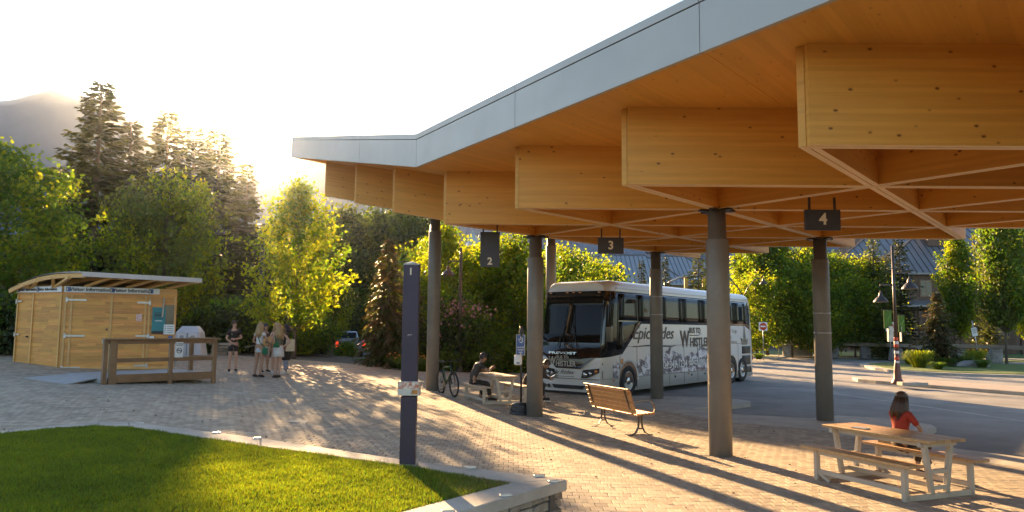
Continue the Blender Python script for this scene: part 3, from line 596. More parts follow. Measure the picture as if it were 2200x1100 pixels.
WOOD_A = broadleaf('wood_a', 14, 8, 1.0, 'round', 120, 120, .26, [M_LF_DRK, M_LF_OLI], 18, up=.4, spread_=.09, trunk_r=.16)
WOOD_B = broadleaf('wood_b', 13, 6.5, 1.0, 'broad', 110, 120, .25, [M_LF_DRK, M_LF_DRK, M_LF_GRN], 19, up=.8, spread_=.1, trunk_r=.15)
BUSH_A = broadleaf('bush_a', 1.7, 2.8, .05, 'bush', 60, 110, .10, [M_LF_DRK, M_LF_GRN], 20, spread_=.1, trunk_r=.03, stems=0)
BUSH_B = broadleaf('bush_b', 1.5, 2.6, .05, 'bush', 60, 110, .09, [M_LF_GRN, M_LF_YEL], 21, spread_=.1, trunk_r=.03, stems=0)
CON_A = conifer('conifer_a', 18, 7.5, .8, [M_NEEDLE, M_NEEDLE_G], 31, .36, 4.2)
CON_B = conifer('conifer_b', 16, 6.4, .8, [M_NEEDLE, M_NEEDLE], 32, .30, 4.2)
CON_C = conifer('conifer_c', 9.5, 3.6, .5, [M_NEEDLE_G, M_NEEDLE], 33, .2, 1.0)
CON_W = conifer('conifer_w', 5.4, 3.0, .3, [M_NEEDLE_B, M_NEEDLE_G], 34, .45, 1.0, weep=.3)
CON_G = conifer('conifer_g', 11, 5.2, .4, [M_NEEDLE_G, M_LF_OLI], 35, .25, 1.1)
def gl(px, d, z=None): p = at(px, 700, d); return Vector((p.x, p.y, gz(p.x, p.y) if z is None else z))
# maples of the plaza
plant('maple_tree', MAPLE_C, 'large green maple leaning into the left edge behind the kiosk', 'tree', gl(-8, 28), .4, (.92, .92, .86))
plant('maple_tree', MAPLE_B, 'hazy olive maple standing directly behind the kiosk roof', 'tree', gl(350, 31), 1.1, (.9, 1, 1.04))
plant('maple_tree', MAPLE_A, 'glowing yellow-green maple behind the standing group', 'tree', gl(634, 33.5), .2, (.95, .95, .97))
plant('maple_tree', MAPLE_B, 'small bright green maple to the right of the glowing maple, beside the parked truck', 'tree', gl(696, 43, .1), 2.4, (.62, .62, .72))
# tall conifers where the sun comes through
tall = [(188, 50, CON_A, 1.06, 'tallest dark conifer, its spire clear of the others at far left'), (262, 54, CON_B, 1.08, 'dark conifer just right of the tallest spire'), (118, 54, CON_B, .86, 'shorter dark conifer left of the tallest spire'),
        (338, 52, CON_A, .98, 'dark conifer in the middle of the backlit stand'), (398, 57, CON_B, 1.12, 'backlit conifer left of the sun glare'), (452, 51, CON_A, .93, 'conifer directly under the sun'), (514, 55, CON_B, .9, 'backlit conifer with ragged branches right of the sun'), (300, 60, CON_A, .85, 'rear conifer filling the gap behind the stand'), (552, 61, CON_A, .48, 'low backlit conifer at the right edge of the tall stand')]
for k, (px, d, mdl, s, lb) in enumerate(tall): plant('conifer_tree', mdl, lb, 'conifer', gl(px, d, .1), k * 1.9, (s * (1.35 if px < 460 else 1.12), s * (1.35 if px < 460 else 1.12), s), 'tall conifers beyond the plaza')
plant('conifer_tree', CON_C, 'small spire-topped conifer far behind, between the sun and the glowing maple', 'conifer', gl(598, 70, .1), .5, (1.1, 1.1, 1.5))
plant('conifer_tree', CON_W, 'bronze weeping conifer with drooping branches behind the purple pylon', 'conifer', gl(832, 33), .3, (1.15, 1.15, 1.06))
plant('conifer_tree', CON_W, 'second bronze conifer close behind the purple pylon on its right', 'conifer', gl(885, 35), 2.0, (.8, .8, .86))
wood = [(20, 60, WOOD_A, .6), (90, 66, WOOD_B, .62), (215, 63, WOOD_A, .6), (575, 66, WOOD_A, .75), (655, 64, WOOD_B, .72), (735, 62, WOOD_A, .82), (800, 68, WOOD_B, .93), (865, 64, WOOD_A, .84), (930, 70, WOOD_B, .9), (1000, 66, WOOD_A, .62), (1075, 70, WOOD_B, .66), (430, 68, WOOD_A, .65), (500, 68, WOOD_B, .7), (150, 62, WOOD_B, .55), (345, 66, WOOD_B, .6)]
wl = ['far left edge behind the green maple', 'between the green maple and the tallest conifer', 'in the gap right of the tallest conifer', 'right of the sun below the ridge', 'directly behind the glowing maple', 'right of the glowing maple', 'above the parked truck', 'behind the bronze weeping conifer', 'behind the leftmost canopy column', 'right of the leftmost canopy column', 'behind the hanging number 2 sign', 'below the sun between conifers', 'behind the curved street lamp', 'low between the green maple and conifers', 'behind the olive maple']
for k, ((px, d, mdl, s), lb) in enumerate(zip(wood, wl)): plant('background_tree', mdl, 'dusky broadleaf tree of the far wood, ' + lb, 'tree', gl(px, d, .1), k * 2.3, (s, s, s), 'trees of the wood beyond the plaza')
mid = [(955, 37, MAPLE_A, .88, 'tall narrow yellow-green tree beside the single street lamp'), (1030, 40, ROUND_A, .84, 'full sunny tree below the hanging number 2 sign'), (1100, 38, ROUND_B, .88, 'bright green tree left of the nearest left-hand column'), (1212, 43, ROUND_A, .86, 'yellow-green tree above the front of the coach'), (1290, 47, ROUND_B, .82, 'spreading light green tree above the coach roof'),
       (920, 44, ROUND_B, .9, 'green tree just behind the leftmost canopy column'), (1150, 50, ROUND_A, .85, 'green tree hidden mostly by the left-hand column')]
for k, (px, d, mdl, s, lb) in enumerate(mid): plant('garden_tree', mdl, lb, 'tree', gl(px, d, 0), k * 1.3 + .4, (s, s, s), 'sunlit trees behind the bus stop')
for k, (px, d, s, lb) in enumerate([(1335, 52, .62, 'dark small conifer behind the coach roof'), (1378, 58, .8, 'conifer between two roofs behind the coach'), (1430, 60, .85, 'conifer right of the slim column above the coach'), (1500, 57, .82, 'pale-tipped conifer above the middle of the coach roof'), (1520, 50, .55, 'small bright conifer touching the coach roof')]):
    plant('conifer_tree', (CON_G if k in (0, 3, 4) else CON_C), lb, 'conifer', gl(px, d, 0), k, (s,) * 3, 'small conifers behind the coach')
# far side of the bus loop
rt = [(1610, 66, COLUMN_A, 1.05, 'tall slim poplar right behind the rear of the coach'), (1648, 64, COLUMN_B, 1.2, 'tallest poplar right of the green-tinted column'), (1690, 66, COLUMN_A, .98, 'slim poplar left of the no-entry sign trees'), (1625, 60, ROUND_A, .85, 'round bush-like tree behind the first no-entry sign'), (1700, 62, ROUND_B, 1.05, 'broad tree left of the right-hand column'), (1738, 65, MAPLE_C, 1.08, 'large tree hidden by the right-hand column'), (1800, 66, MAPLE_C, 1.0, 'large dark-topped tree right of the right-hand column'), (1765, 60, ROUND_A, .8, 'lower green tree right of the column base'),
      (1862, 66, ROUND_B, 1.1, 'bright feathery tree left of the twin-arm lamp'), (1835, 61, ROUND_B, .85, 'low dark-green tree above the stone wall'), (2062, 57.5, COLUMN_A, .98, 'columnar street tree with pale trunk beyond the island'), (2158, 50, COLUMN_B, 1.12, 'tall columnar street tree near the right edge'), (2215, 55, COLUMN_A, 1.0, 'columnar street tree cut by the right edge')]
for k, (px, d, mdl, s, lb) in enumerate(rt): plant('street_tree', mdl, lb, 'tree', gl(px, d, -.06), k * 1.7, (s * (.82 if px > 1900 else 1), s * (.82 if px > 1900 else 1), s), 'trees across the bus loop')
for k, (x, y, mdl, s, lb) in enumerate([(36, 20, COLUMN_A, 1.0, 'street tree off to the right, mirrored in the rear coach windows'), (42, 11, ROUND_A, 1.15, 'round tree off to the right, mirrored in the coach side'), (38, 2, CON_G, 1.0, 'conifer off to the right, mirrored in the front coach windows'), (46, 26, MAPLE_C, 1.2, 'broad tree off to the right beyond the loop'), (34, -7, MAPLE_C, 1.1, 'broad tree off to the right by the loop exit'), (31, 12, CON_C, 1.0, 'slim conifer off to the right near the median')]):
    plant('street_tree', mdl, lb, 'tree', (x, y, -.1), k * 2.0, (s, s, s), 'trees across the bus loop')
rc = [(1884, 63, CON_G, 1.0, 'dark pointed conifer beside the bright feathery tree'), (1938, 60, CON_C, 1.18, 'dark conifer directly behind the twin-arm lamp'), (1905, 58, CON_G, .75, 'lower conifer left of the twin-arm lamp'), (2098, 66, CON_C, .95, 'small spire conifer between the two columnar trees'), (2125, 62, CON_G, .62, 'low conifer left of the right-edge tree')]
for k, (px, d, mdl, s, lb) in enumerate(rc): plant('conifer_tree', mdl, lb, 'conifer', gl(px, d, -.06), k * 2.1, (s * .9, s * .9, s), 'conifers across the bus loop')
plant('conifer_tree', CON_W, 'ragged weeping conifer on the planted traffic island', 'conifer', gl(2012, 46, .05), 1.0, (1.1, 1.1, .85))
# shrubs
sh = [(8, 25, BUSH_A, 1.0, 'dark shrub at the left edge beside the kiosk'), (40, 27, BUSH_A, .9, 'dark shrub behind the left kiosk wall'), (395, 33, BUSH_A, .8, 'dark shrub behind the white recycling bin'), (445, 34, BUSH_A, 1.1, 'dark shrub left of the young man in black'), (478, 36, BUSH_A, 1.25, 'tall dark shrub behind the young man in black'), (525, 37, BUSH_A, 1.3, 'tall dark shrub behind the fair-haired woman'), (575, 37, BUSH_A, 1.15, 'dark shrub behind the guitar player'), (622, 37, BUSH_B, 1.1, 'dark green shrub right of the standing group'), (660, 38, BUSH_A, .95, 'low dark shrub at the corner of the sunlit turf'),
      (745, 41, BUSH_B, .45, 'little green shrub in front of the parked truck'), (860, 34, BUSH_B, .75, 'flowering shrub left of the purple pylon foot'), (905, 35, BUSH_A, .85, 'shrub behind the leftmost column foot'), (960, 36, BUSH_A, .95, 'dark hedge shrub behind the bicycle'), (1010, 35.5, BUSH_B, .95, 'hedge shrub behind the seated man'), (1062, 35.5, BUSH_B, 1.0, 'bright hedge shrub above the picnic table'), (1105, 36, BUSH_B, 1.05, 'hedge shrub left of the hand sanitiser stand'), (1150, 37, BUSH_A, 1.1, 'hedge shrub behind the left-hand column')]
for k, (px, d, mdl, s, lb) in enumerate(sh): plant('shrub', mdl, lb, 'shrub', gl(px, d), k * 1.9, (s, s, s), 'shrubs edging the plaza', ('stems', 'foliage'))
# rose bush: foliage and blossoms
t = plant('rose_bush', broadleaf('rose', 3.0, 2.7, .1, 'bush', 60, 110, .1, [M_LF_GRN, M_LF_DRK], 41, spread_=.1, stems=0), 'rose bush with clusters of pink blossom behind the bicycle', 'rose bush', gl(985, 34), 0, 1.05, parts=('stems', 'foliage'))
rg = np.random.default_rng(5); n = 260; c = np.array([.25, -.5, 2.55]) + rg.normal(size=(n, 3)) * [.55, .3, .24]; c[:60] = np.array([-.5, -.8, 2.0]) + rg.normal(size=(60, 3)) * [.5, .3, .35]
V, F = leaves(c, np.zeros(3), .11, rg, 1.0); put('blossom', npmesh('blossom', V, F, pm('pink_rose_petal', (.62, .36, .36), (.55, .25, .27), 5, .6, trans=((1.3, 1.1, 1.1), .4))), t, kind='stuff')
# ornamental grass clumps and bedding on the island and by the pylon
def tuft(name, n, rad, h, mat, seed):
    rg = np.random.default_rng(seed); a = rg.uniform(0, 6.28, n); r = rad * .35 * np.sqrt(rg.uniform(0, 1, n)); bx, by = np.cos(a) * r, np.sin(a) * r; b = rg.uniform(0, 6.28, n)
    ln = rg.uniform(.2, 1, n) * rad; hh = h * rg.uniform(.7, 1.1, n); w_ = .012; ox, oy = np.cos(a) * ln, np.sin(a) * ln; sx, sy = -np.sin(a) * w_, np.cos(a) * w_
    p0 = np.stack([bx - sx, by - sy, 0 * a], 1); p1 = np.stack([bx + sx, by + sy, 0 * a], 1); m0 = np.stack([bx + ox * .5 - sx, by + oy * .5 - sy, hh], 1); m1 = np.stack([bx + ox * .5 + sx, by + oy * .5 + sy, hh], 1); e0 = np.stack([bx + ox - sx * .1, by + oy - sy * .1, hh * rg.uniform(.45, .85, n)], 1); e1 = np.stack([bx + ox + sx * .1, by + oy + sy * .1, hh * .7], 1); e1[:, 2] = e0[:, 2]
    V = np.stack([p0, p1, m1, m0, e1, e0], 1).reshape(-1, 3); k = np.arange(n)[:, None] * 6; F = np.concatenate([k + [0, 1, 2, 3], k + [3, 2, 4, 5]]); return npmesh(name, V, F, mat)
TUFT = tuft('grass_tuft', 420, .8, .75, M_LF_YEL, 3); TUFT2 = tuft('grass_tuft_low', 350, .7, .5, M_LF_GRN, 4)
tl = [(1975, 790, 1.25, TUFT, 'bright arching grass clump left on the traffic island'), (1992, 783, 1.2, TUFT, 'bright grass clump beside the island conifer'), (1955, 783, .9, TUFT2, 'dim grass clump at the left of the island'), (2035, 787, 1.0, TUFT2, 'low planting right of the island conifer'), (2072, 786, 1.15, TUFT2, 'flowering grass clump before the parking sign'), (2095, 785, 1.15, TUFT, 'grass clump at the foot of the parking sign'), (2110, 790, .9, TUFT2, 'last grass clump at the right end of the island bed'), (1630, 772, .8, TUFT2, 'dark clump below the first no-entry sign'), (2015, 794, .8, TUFT2, 'clump in front of the island conifer')]
for k, (px, py, s, me, lb) in enumerate(tl):
    o = put('grass_clump', me, None, G(px, py, .05), k * 1.3); o.scale = (s,) * 3; tag(o, lb, 'ornamental grass', 'ornamental grass on the islands')
for k, (px, py, s, lb) in enumerate([(845, 790, 1.0, 'lily clump right of the grey marker stones'), (870, 795, 1.05, 'lily clump behind the purple pylon'), (905, 797, 1.05, 'grass clump right of the purple pylon')]):
    o = put('lily_clump', TUFT2, None, G(px, py), k * 2); o.scale = (s,) * 3; tag(o, lb, 'perennial', 'lilies by the pylon')
    q = MB(); 
    for b in range(14): a = rg.uniform(0, 6.28); r = rg.uniform(.1, .6); q.lathe([(.01, 0), (.05, .04), (.02, .07)], 5, Matrix.Translation((math.cos(a) * r, math.sin(a) * r, rg.uniform(.45, .65))))
    q.build('flower', pm('orange_flower', (.7, .3, .03), (.6, .22, .02), 8, .6), o, kind='stuff')
# ================================================================== FAR BUILDINGS AND HILLS
M_ROOF = pm('standing_seam_roof', (.20, .20, .21), (.17, .17, .18), .6, .42, .3, .05, 8)
M_ROOFB = pm('pale_metal_roof', (.30, .33, .36), (.26, .29, .32), .5, .4, .3, .05, 8)
M_SEAM = pm('roof_seam', (.10, .085, .075), (.08, .07, .06), 3, .5, .3)
M_BRN = pm('brown_cladding', (.13, .075, .045), (.095, .055, .035), 3, .7, 0, .3, 20)
M_TANW = pm('tan_wall', (.30, .23, .15), (.25, .19, .13), 2, .8, 0, .2, 20)
M_GLASS = glass('window_glass', (.03, .035, .04))
M_FRAME = pm('window_frame', (.32, .2, .12), (.26, .16, .1), 4, .6)
def hiproof(bl, x0, x1, y0, y1, ze, zr, inset_, mat, seam=.55, over=.6, name='roof'):
    """hip roof with raised seams on the slopes"""
    x0 -= over; x1 += over; y0 -= over; y1 += over; ym = (y0 + y1) / 2; mb = MB(); P = [(x0, y0, ze), (x1, y0, ze), (x1, y1, ze), (x0, y1, ze), (x0 + inset_, ym, zr), (x1 - inset_, ym, zr)]
    k = mb.pts(P); mb.pts([(a, b, c - .18) for a, b, c in P[:4]])
    for f in ((0, 1, 5, 4), (1, 2, 5), (2, 3, 4, 5), (3, 0, 4), (0, 6, 7, 1), (1, 7, 8, 2), (2, 8, 9, 3), (3, 9, 6, 0), (9, 8, 7, 6)): mb.face([k + i for i in f])
    rf = mb.build(name, mat, bl); A = [Vector(p) for p in P]
    def slope(e0, e1, r0, r1):
        n = max(2, int((e1 - e0).length / seam)); up = (e1 - e0).cross(r0 - e0).normalized(); t = (e1 - e0).normalized(); Lr0 = (r0 - e0).dot(t); Lr1 = (r1 - e0).dot(t); Lt = (e1 - e0).length
        hgt = (r0 - e0 - t * Lr0)
        for i in range(1, n):
            s = Lt * i / n; f = 1.0
            if s < Lr0: f = s / max(Lr0, 1e-6)
            elif s > Lr1: f = (Lt - s) / max(Lt - Lr1, 1e-6)
            b0 = e0 + t * s; sb = MB().bar(b0 + up * .03, b0 + hgt * f + up * .03, .05, .07, up); sb.build('seam', M_SEAM, rf)
    slope(A[0], A[1], A[4], A[5]); slope(A[3], A[0], A[4], A[4]); slope(A[1], A[2], A[5], A[5])
    for a, b in ((0, 4), (1, 5), (4, 5)): MB().bar(A[a] + Vector((0, 0, .05)), A[b] + Vector((0, 0, .05)), .14, .1).build('ridge_cap', M_SEAM, rf)
    return rf
def windowset(bl, xs, z, y, w_, h_, fm=M_FRAME):
    for x in xs:
        f = MB().box((x, y - .03, z), (w_ + .16, .1, h_ + .16)).build('window', fm, bl); MB().box((x, y - .10, z), (w_, .05, h_)).build('pane', M_GLASS, f)
        MB().box((x, y - .13, z), (.05, .03, h_)).build('glazing_bar', fm, f)
def house(label, px, d, rz, W, D, zw, zr, inset_, roofm, wallm, wins, base=-.1, seam=.55, name='lodge_building'):
    p = gl(px, d, base); b = thing(name, label, 'building', p, rz)
    MB().box((0, D / 2, zw / 2), (W, D, zw)).build('wall', wallm, b); hiproof(b, -W / 2, W / 2, 0, D, zw, zr, inset_, roofm, seam)
    for xs, z, w_, h_ in wins: windowset(b, xs, z, 0, w_, h_)
    return b
b = house('brown lodge with grey seamed hip roofs at the right edge', 2150, 88, -.12, 34, 16, 11.2, 16.6, 8, M_ROOF, M_BRN, [([-14, -11, -8, -5, -2, 1, 4], 9.6, 1.3, 1.7), ([-14, -10, -6, -2, 2], 4.5, 1.6, 2)], seam=.9)
b2 = house('front wing of the brown lodge with a lower seamed roof and louvred turret', 2040, 76, -.06, 13, 8, 8.2, 12.2, 5.6, M_ROOF, M_BRN, [([-4.6, -2.2, .2, 2.6, 5], 6.6, 1.0, 1.5), ([-4, -1, 2, 5], 2.6, 1.4, 1.8)], seam=.62, name='lodge_wing')
t = MB().box((.9, 4, 12.6), (2.6, 2.4, 2.6)).build('turret', M_BRN, b2)
for k in range(3):
    lv = MB().box((.1 + k * .8, 2.78, 12.8), (.6, .06, 1.5)).build('louvre_panel', M_TANW, t)
for k in range(3):
    for q in range(7): MB().box((.1 + k * .8, 2.72, 12.15 + q * .2), (.58, .08, .06)).build('slat', M_FRAME, t)
MB().prism([(-7.2, -1.4), (6.8, -1.4), (6.8, 0), (-7.2, 0)], 4.7, lambda x, y: 4.9 + (y + 1.4) * .35).build('awning_roof', M_ROOF, b2)
for x in (-6.8, -3.4, 0, 3.4, 6.4): MB().box((x, -1.1, 2.35), (.3, .3, 4.7)).build('post', M_BRN, b2)
h1 = house('grey-roofed lodge block glimpsed left of the slim column', 1350, 98, 0, 15, 10, 8.2, 12.4, 5, M_ROOFB, M_TANW, [([-5, -2.4, .2, 2.8, 5.4], 6.6, 1.2, 1.7)], seam=.6)
h2 = house('grey-roofed lodge block glimpsed above the middle of the coach', 1462, 104, .05, 12, 10, 8.6, 12.9, 4.5, M_ROOFB, M_TANW, [([-3.5, -1, 1.5, 4], 6.8, 1.3, 1.9)], seam=.6)
h3 = house('low grey-roofed block partly hidden behind the green-tinted column', 1560, 112, -.1, 16, 10, 7.6, 13.0, 6, M_ROOFB, M_TANW, [([-5, -2, 1, 4], 6, 1.3, 1.7)], seam=.7)
h4 = house('grey-roofed house glimpsed between the left-hand column and the coach', 1190, 100, .1, 10, 9, 8.6, 12.3, 4, M_ROOFB, M_TANW, [([-3, 0, 3], 7, 1.2, 1.6)], seam=.6)
# glass spire
p = gl(1012, 86, 0); sp_ = thing('glass_spire', 'blue-white glazed pyramid spire above the trees', 'spire', p, .5)
MB().box((0, 0, 4.5), (3.6, 3.6, 9)).build('tower', M_TANW, sp_)
q = MB(); k = q.pts([(-1.8, -1.8, 9), (1.8, -1.8, 9), (1.8, 1.8, 9), (-1.8, 1.8, 9), (0, 0, 13.4)])
for i in range(4): q.face((k + i, k + (i + 1) % 4, k + 4))
gp = q.build('glazing', pm('pale_glass', (.42, .5, .56), (.36, .44, .5), 1, .12), sp_)
for i in range(4):
    a = Vector(q.v[i]); b_ = Vector(q.v[(i + 1) % 4]); ap = Vector(q.v[4]); MB().bar(a, ap, .09, .09).build('rib', M_FASC, sp_)
    for f in (.2, .4, .6, .8): MB().bar(a.lerp(ap, f), b_.lerp(ap, f), .05, .05).build('glazing_bar', M_FASC, sp_)
    for g in (.33, .66): MB().bar(a.lerp(b_, g), ap, .04, .04).build('glazing_bar', M_FASC, sp_)
# mountains
M_MTN = pm('haze_blue_forest', (.075, .125, .185), (.055, .095, .145), .02, .95, 0, .5, .05, detail=8)  # forest with the blue of distant haze mixed into its colour
prof = [(-900, 150), (-400, 190), (-120, 225), (0, 213), (30, 203), (75, 190), (105, 192), (130, 201), (170, 206), (240, 216), (330, 222), (370, 240), (420, 264), (470, 276), (530, 280), (590, 290), (640, 305), (720, 350), (820, 400), (950, 430), (1150, 440), (1400, 430), (1600, 445), (1850, 430), (2100, 400), (2400, 370), (2900, 330), (3800, 300)]
def mtn(name, D, prof, label_seed, amp):
    n = 260; px = np.linspace(prof[0][0], prof[-1][0], n); py = np.interp(px, [p[0] for p in prof], [p[1] for p in prof]); rg = np.random.default_rng(label_seed)
    rough_ = sum(rg.normal(size=n // s + 3).repeat(s)[:n] * a for s, a in ((1, .25), (2, .5), (5, 1.0))); py = py + rough_ * amp; V = []
    for i in range(n):
        az = math.atan((px[i] - 1100) / 1600); r = D; ht = (704 - py[i]) / 1600 * D * math.cos(az) ** 0
        for t, hh in ((0, -8), (.12, .1), (.3, .34), (.5, .55), (.7, .78), (.86, .93), (1, 1), (1.25, .6), (1.6, -.1)):
            rr = r * (.62 + .38 * t); z = (hh if hh == -8 else ht * hh * (rr / D) ** 0 + ((math.sin(i * .31 + t * 5) + .6 * math.sin(i * .83 - t * 9) + .4 * math.sin(i * 1.9 + t * 17)) * .008 * D * (0 < hh < .9))); V.append((math.tan(az) * rr, rr, z if hh != 1 else ht + EYE))
    V = np.array(V); F = np.array([(i * 9 + k, (i + 1) * 9 + k, (i + 1) * 9 + k + 1, i * 9 + k + 1) for i in range(n - 1) for k in range(8)])
    o = put(name, npmesh(name, V, F, M_MTN, flat=False)); o['kind'] = 'structure'; return o
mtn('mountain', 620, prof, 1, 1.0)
hz = MB().box((150, 430, 103.5), (2400, 1300, 211)).build('haze', pm('haze_dummy', (1, 1, 1)), kind='stuff')
m = bpy.data.materials.new('haze'); m.use_nodes = True; m.node_tree.nodes.clear(); out = NN(m, 'ShaderNodeOutputMaterial'); pv = NN(m, 'ShaderNodeVolumePrincipled')
pv.inputs['Color'].default_value = (.78, .88, 1, 1); pv.inputs['Density'].default_value = HAZE; pv.inputs['Anisotropy'].default_value = .955; L(m, pv.outputs[0], out.inputs['Volume'])
hz.data.materials.clear(); hz.data.materials.append(m)
#PART5
# ================================================================== KIOSK
M_PLANK = pm('larch_plank', (.74, .355, .085), (.58, .26, .055), 2.5, .5, 0, .25, 30, rnd=.17, stretch=(1, 1, 9))
M_TRIM = pm('larch_trim', (.70, .40, .13), (.58, .32, .10), 3, .5, 0, .2, 30, rnd=.08)
M_RAIL = pm('brown_stained_timber', (.26, .145, .07), (.19, .105, .05), 3, .55, 0, .3, 25, rnd=.06)
M_WHITE = pm('white_print', (.74, .73, .70), (.68, .67, .64), 6, .5)
M_GREY = pm('grey_deck', (.40, .39, .38), (.33, .33, .32), 4, .7, 0, .2, 40)
M_INK = pm('dark_ink', (.035, .03, .028), (.03, .026, .024), 8, .6)
M_BLUE = pm('blue_print', (.05, .12, .32), (.04, .10, .28), 8, .5)
kA, kB, kC = at(27, 795, 22.4), at(125, 800, 21.6), at(371, 795, 23.0)
zb = .80
for v in (kA, kB, kC): v.z = 0
kD = kA + (kC - kB) * .9
ki = thing('information_kiosk', 'timber visitor information kiosk with curved corrugated roof at the left of the plaza', 'kiosk', (kB.x, kB.y, zb))
A_, B_, C_, D_ = kA - kB, Vector((0, 0, 0)), kC - kB, kD - kB
WH = 2.36
def plankwall(a, b, nm, holes=(), nrow=25, skirt=0):
    """wall whose boards are laid one by one; a to b left to right seen from outside; holes: (u0,u1,z0,z1)"""
    t = (b - a); Lw = t.length; t.normalize(); n = Vector((t.y, -t.x, 0)); rz = math.atan2(t.y, t.x)
    w_ = MB().bar(a - n * .05 + Vector((0, 0, WH / 2 - .15)), b - n * .05 + Vector((0, 0, WH / 2 - .15)), .06, WH + .3).build(nm, M_TRIM, ki); hh = (WH - .16) / nrow
    for r in range(nrow):
        u = .03; z = .05 + hh * (r + .5)
        while u < Lw - .04:
            ln = min(random.uniform(.35, 1.1), Lw - .03 - u)
            if Lw - .03 - u - ln < .2: ln = Lw - .03 - u
            cuts = [(u, u + ln)]
            for h0, h1, z0, z1 in holes:
                if z0 < z < z1:
                    nc = []
                    for c0, c1 in cuts:
                        if c1 <= h0 or c0 >= h1: nc.append((c0, c1)); continue
                        if c0 < h0: nc.append((c0, h0))
                        if c1 > h1: nc.append((h1, c1))
                    cuts = nc
            for c0, c1 in cuts:
                if c1 - c0 > .03:
                    o = MB().box((0, 0, 0), (c1 - c0 - .004, .022, hh - .005)).build('plank', M_PLANK, w_); o.location = a + t * ((c0 + c1) / 2) + n * random.uniform(-.011, -.006) + Vector((0, 0, z)); o.rotation_euler.z = rz
            u += ln
    return w_, t, n, rz, Lw
wf, tf, nf, rzf, Lf = plankwall(B_, C_, 'front_wall', [(2.52, 2.98, .98, 1.98)] if False else ())
wl_, tl_, nl_, rzl, Ll = plankwall(A_, B_, 'side_wall')
for a, b in ((C_, D_), (D_, A_)): MB().bar(a + Vector((0, 0, WH / 2)), b + Vector((0, 0, WH / 2)), .06, WH).build('rear_wall', M_TRIM, ki)
def onwall(a, t, n, u, z, out=0): p = a + t * u + n * (.012 + out); p.z = z; return p
def wbox(parent, a, t, n, rz, u, z, w_, h_, th, mat, name, out=0, bevel=0):
    o = MB().box((0, 0, 0), (w_, th, h_)).build(name, mat, parent, bevel=bevel); o.location = onwall(a, t, n, u, z, out + th / 2); o.rotation_euler.z = rz; return o
F_ = (B_, tf, nf, rzf); S_ = (A_, tl_, nl_, rzl)
for u in (.07, .22, Lf * .415, Lf * .72, Lf * .755, Lf - .04): wbox(ki, *F_, u, WH / 2 - .08, .055, WH - .18, .022, M_TRIM, 'trim_board')
for u in (.05, Ll * .37, Ll - .05): wbox(ki, *S_, u, WH / 2 - .08, .05, WH - .18, .022, M_TRIM, 'trim_board')
wbox(ki, *F_, Lf / 2, .03, Lf, .07, .03, M_TRIM, 'sill_board'); wbox(ki, *S_, Ll / 2, .02, Ll, .10, .03, M_TRIM, 'sill_board')
for u, z, w_, f in ((.35, 2.02, .5, F_), (.35, .98, .5, F_), (.3, .06, .45, F_), (Lf * .70, 1.98, .34, F_), (Lf * .70, .98, .34, F_), (Lf * .70, .1, .34, F_), (.14, 1.98, .22, S_), (.14, 1.0, .2, S_)):
    h_ = wbox(ki, *f, u, z, w_, .05, .012, M_STUD, 'hinge', .022); 
    wbox(h_, *f, 0, 0, .07, .13, .02, M_STEEL, 'knuckle') if False else None
    o = MB().box((0, 0, 0), (.06, .026, .13)).build('knuckle', M_STEEL, h_); o.location = (-w_ / 2 if u < Lf * .5 else w_ / 2, -.005, 0)
wbox(ki, *F_, Lf * .385, 1.17, .05, .05, .03, M_IRON, 'lock', .02); wbox(ki, *F_, Lf * .365, .83, .07, .16, .03, M_STEEL, 'bolt', .02); wbox(ki, *S_, Ll * .3, .94, .07, .05, .04, M_IRON, 'lock', .02)
# fascia sign bands
def signband(f, u0, u1, items, nm):
    b = wbox(ki, *f, (u0 + u1) / 2, WH - .035, u1 - u0, .17, .02, M_WHITE, nm, .026)
    for u, s, sz in items:
        if s == '#': MB().box((u - (u0 + u1) / 2, -.012, 0), (.13, .004, .125)).build('blue_square', M_BLUE, b); MB().box((u - (u0 + u1) / 2 - .03, -.0155, 0), (.03, .003, .08)).build('mark', pm('cream_mark', (.7, .6, .35)), b)
        else: text(s, sz, b, (u - (u0 + u1) / 2, -.013, 0), 0, M_INK, 'lettering', .004)
signband(F_, .02, Lf * .84, [(.12, '#', 0), (.68, 'Visitor Information', .135), (1.24, '#', 0), (1.78, 'Visitor Information', .135), (2.28, '#', 0)], 'sign_band')
signband(S_, .02, Ll - .01, [(.09, '#', 0), (.52, 'Visitor Information', .11), (.97, '#', 0), (1.38, 'Visitor Information', .11)], 'sign_band')
# serving window, posters, notices
wn_ = wbox(ki, *F_, Lf * .935, 1.62, .30, .62, .03, M_FRAME, 'window', .0); o = MB().box((0, -.018, 0), (.27, .008, .58)).build('pane', M_GLASS, wn_)
po = wbox(ki, *F_, Lf * .845, 1.45, .37, .80, .012, pm('teal_poster', (.02, .20, .22), (.015, .16, .18), 3, .45), 'poster', .035)
fr = MB()
for x0, z0, ww, hh in ((0, .24, .25, .012), (0, .07, .25, .012), (-.12, .155, .012, .17), (.12, .155, .012, .17)): fr.box((x0, -.009, z0), (ww, .004, hh))
fr.build('poster_frame', M_INK, po, kind='stuff'); text('ASK', .13, po, (0, -.009, .155), 0, M_INK, 'lettering', .004)
MB().box((0, -.009, -.01), (.2, .004, .02)).build('print_line', M_WHITE, po); MB().box((0, -.009, -.36), (.36, .004, .08)).build('print_strip', M_INK, po)
po2 = wbox(ki, *F_, Lf * .945, 1.18, .30, .30, .012, M_WHITE, 'poster', .046)
for k in range(4): MB().box((.03, -.009, .09 - k * .06), (.18, .004, .012)).build('print_line', M_INK, po2); MB().box((-.11, -.009, .09 - k * .06), (.025, .004, .025)).build('print_spot', M_INK, po2)
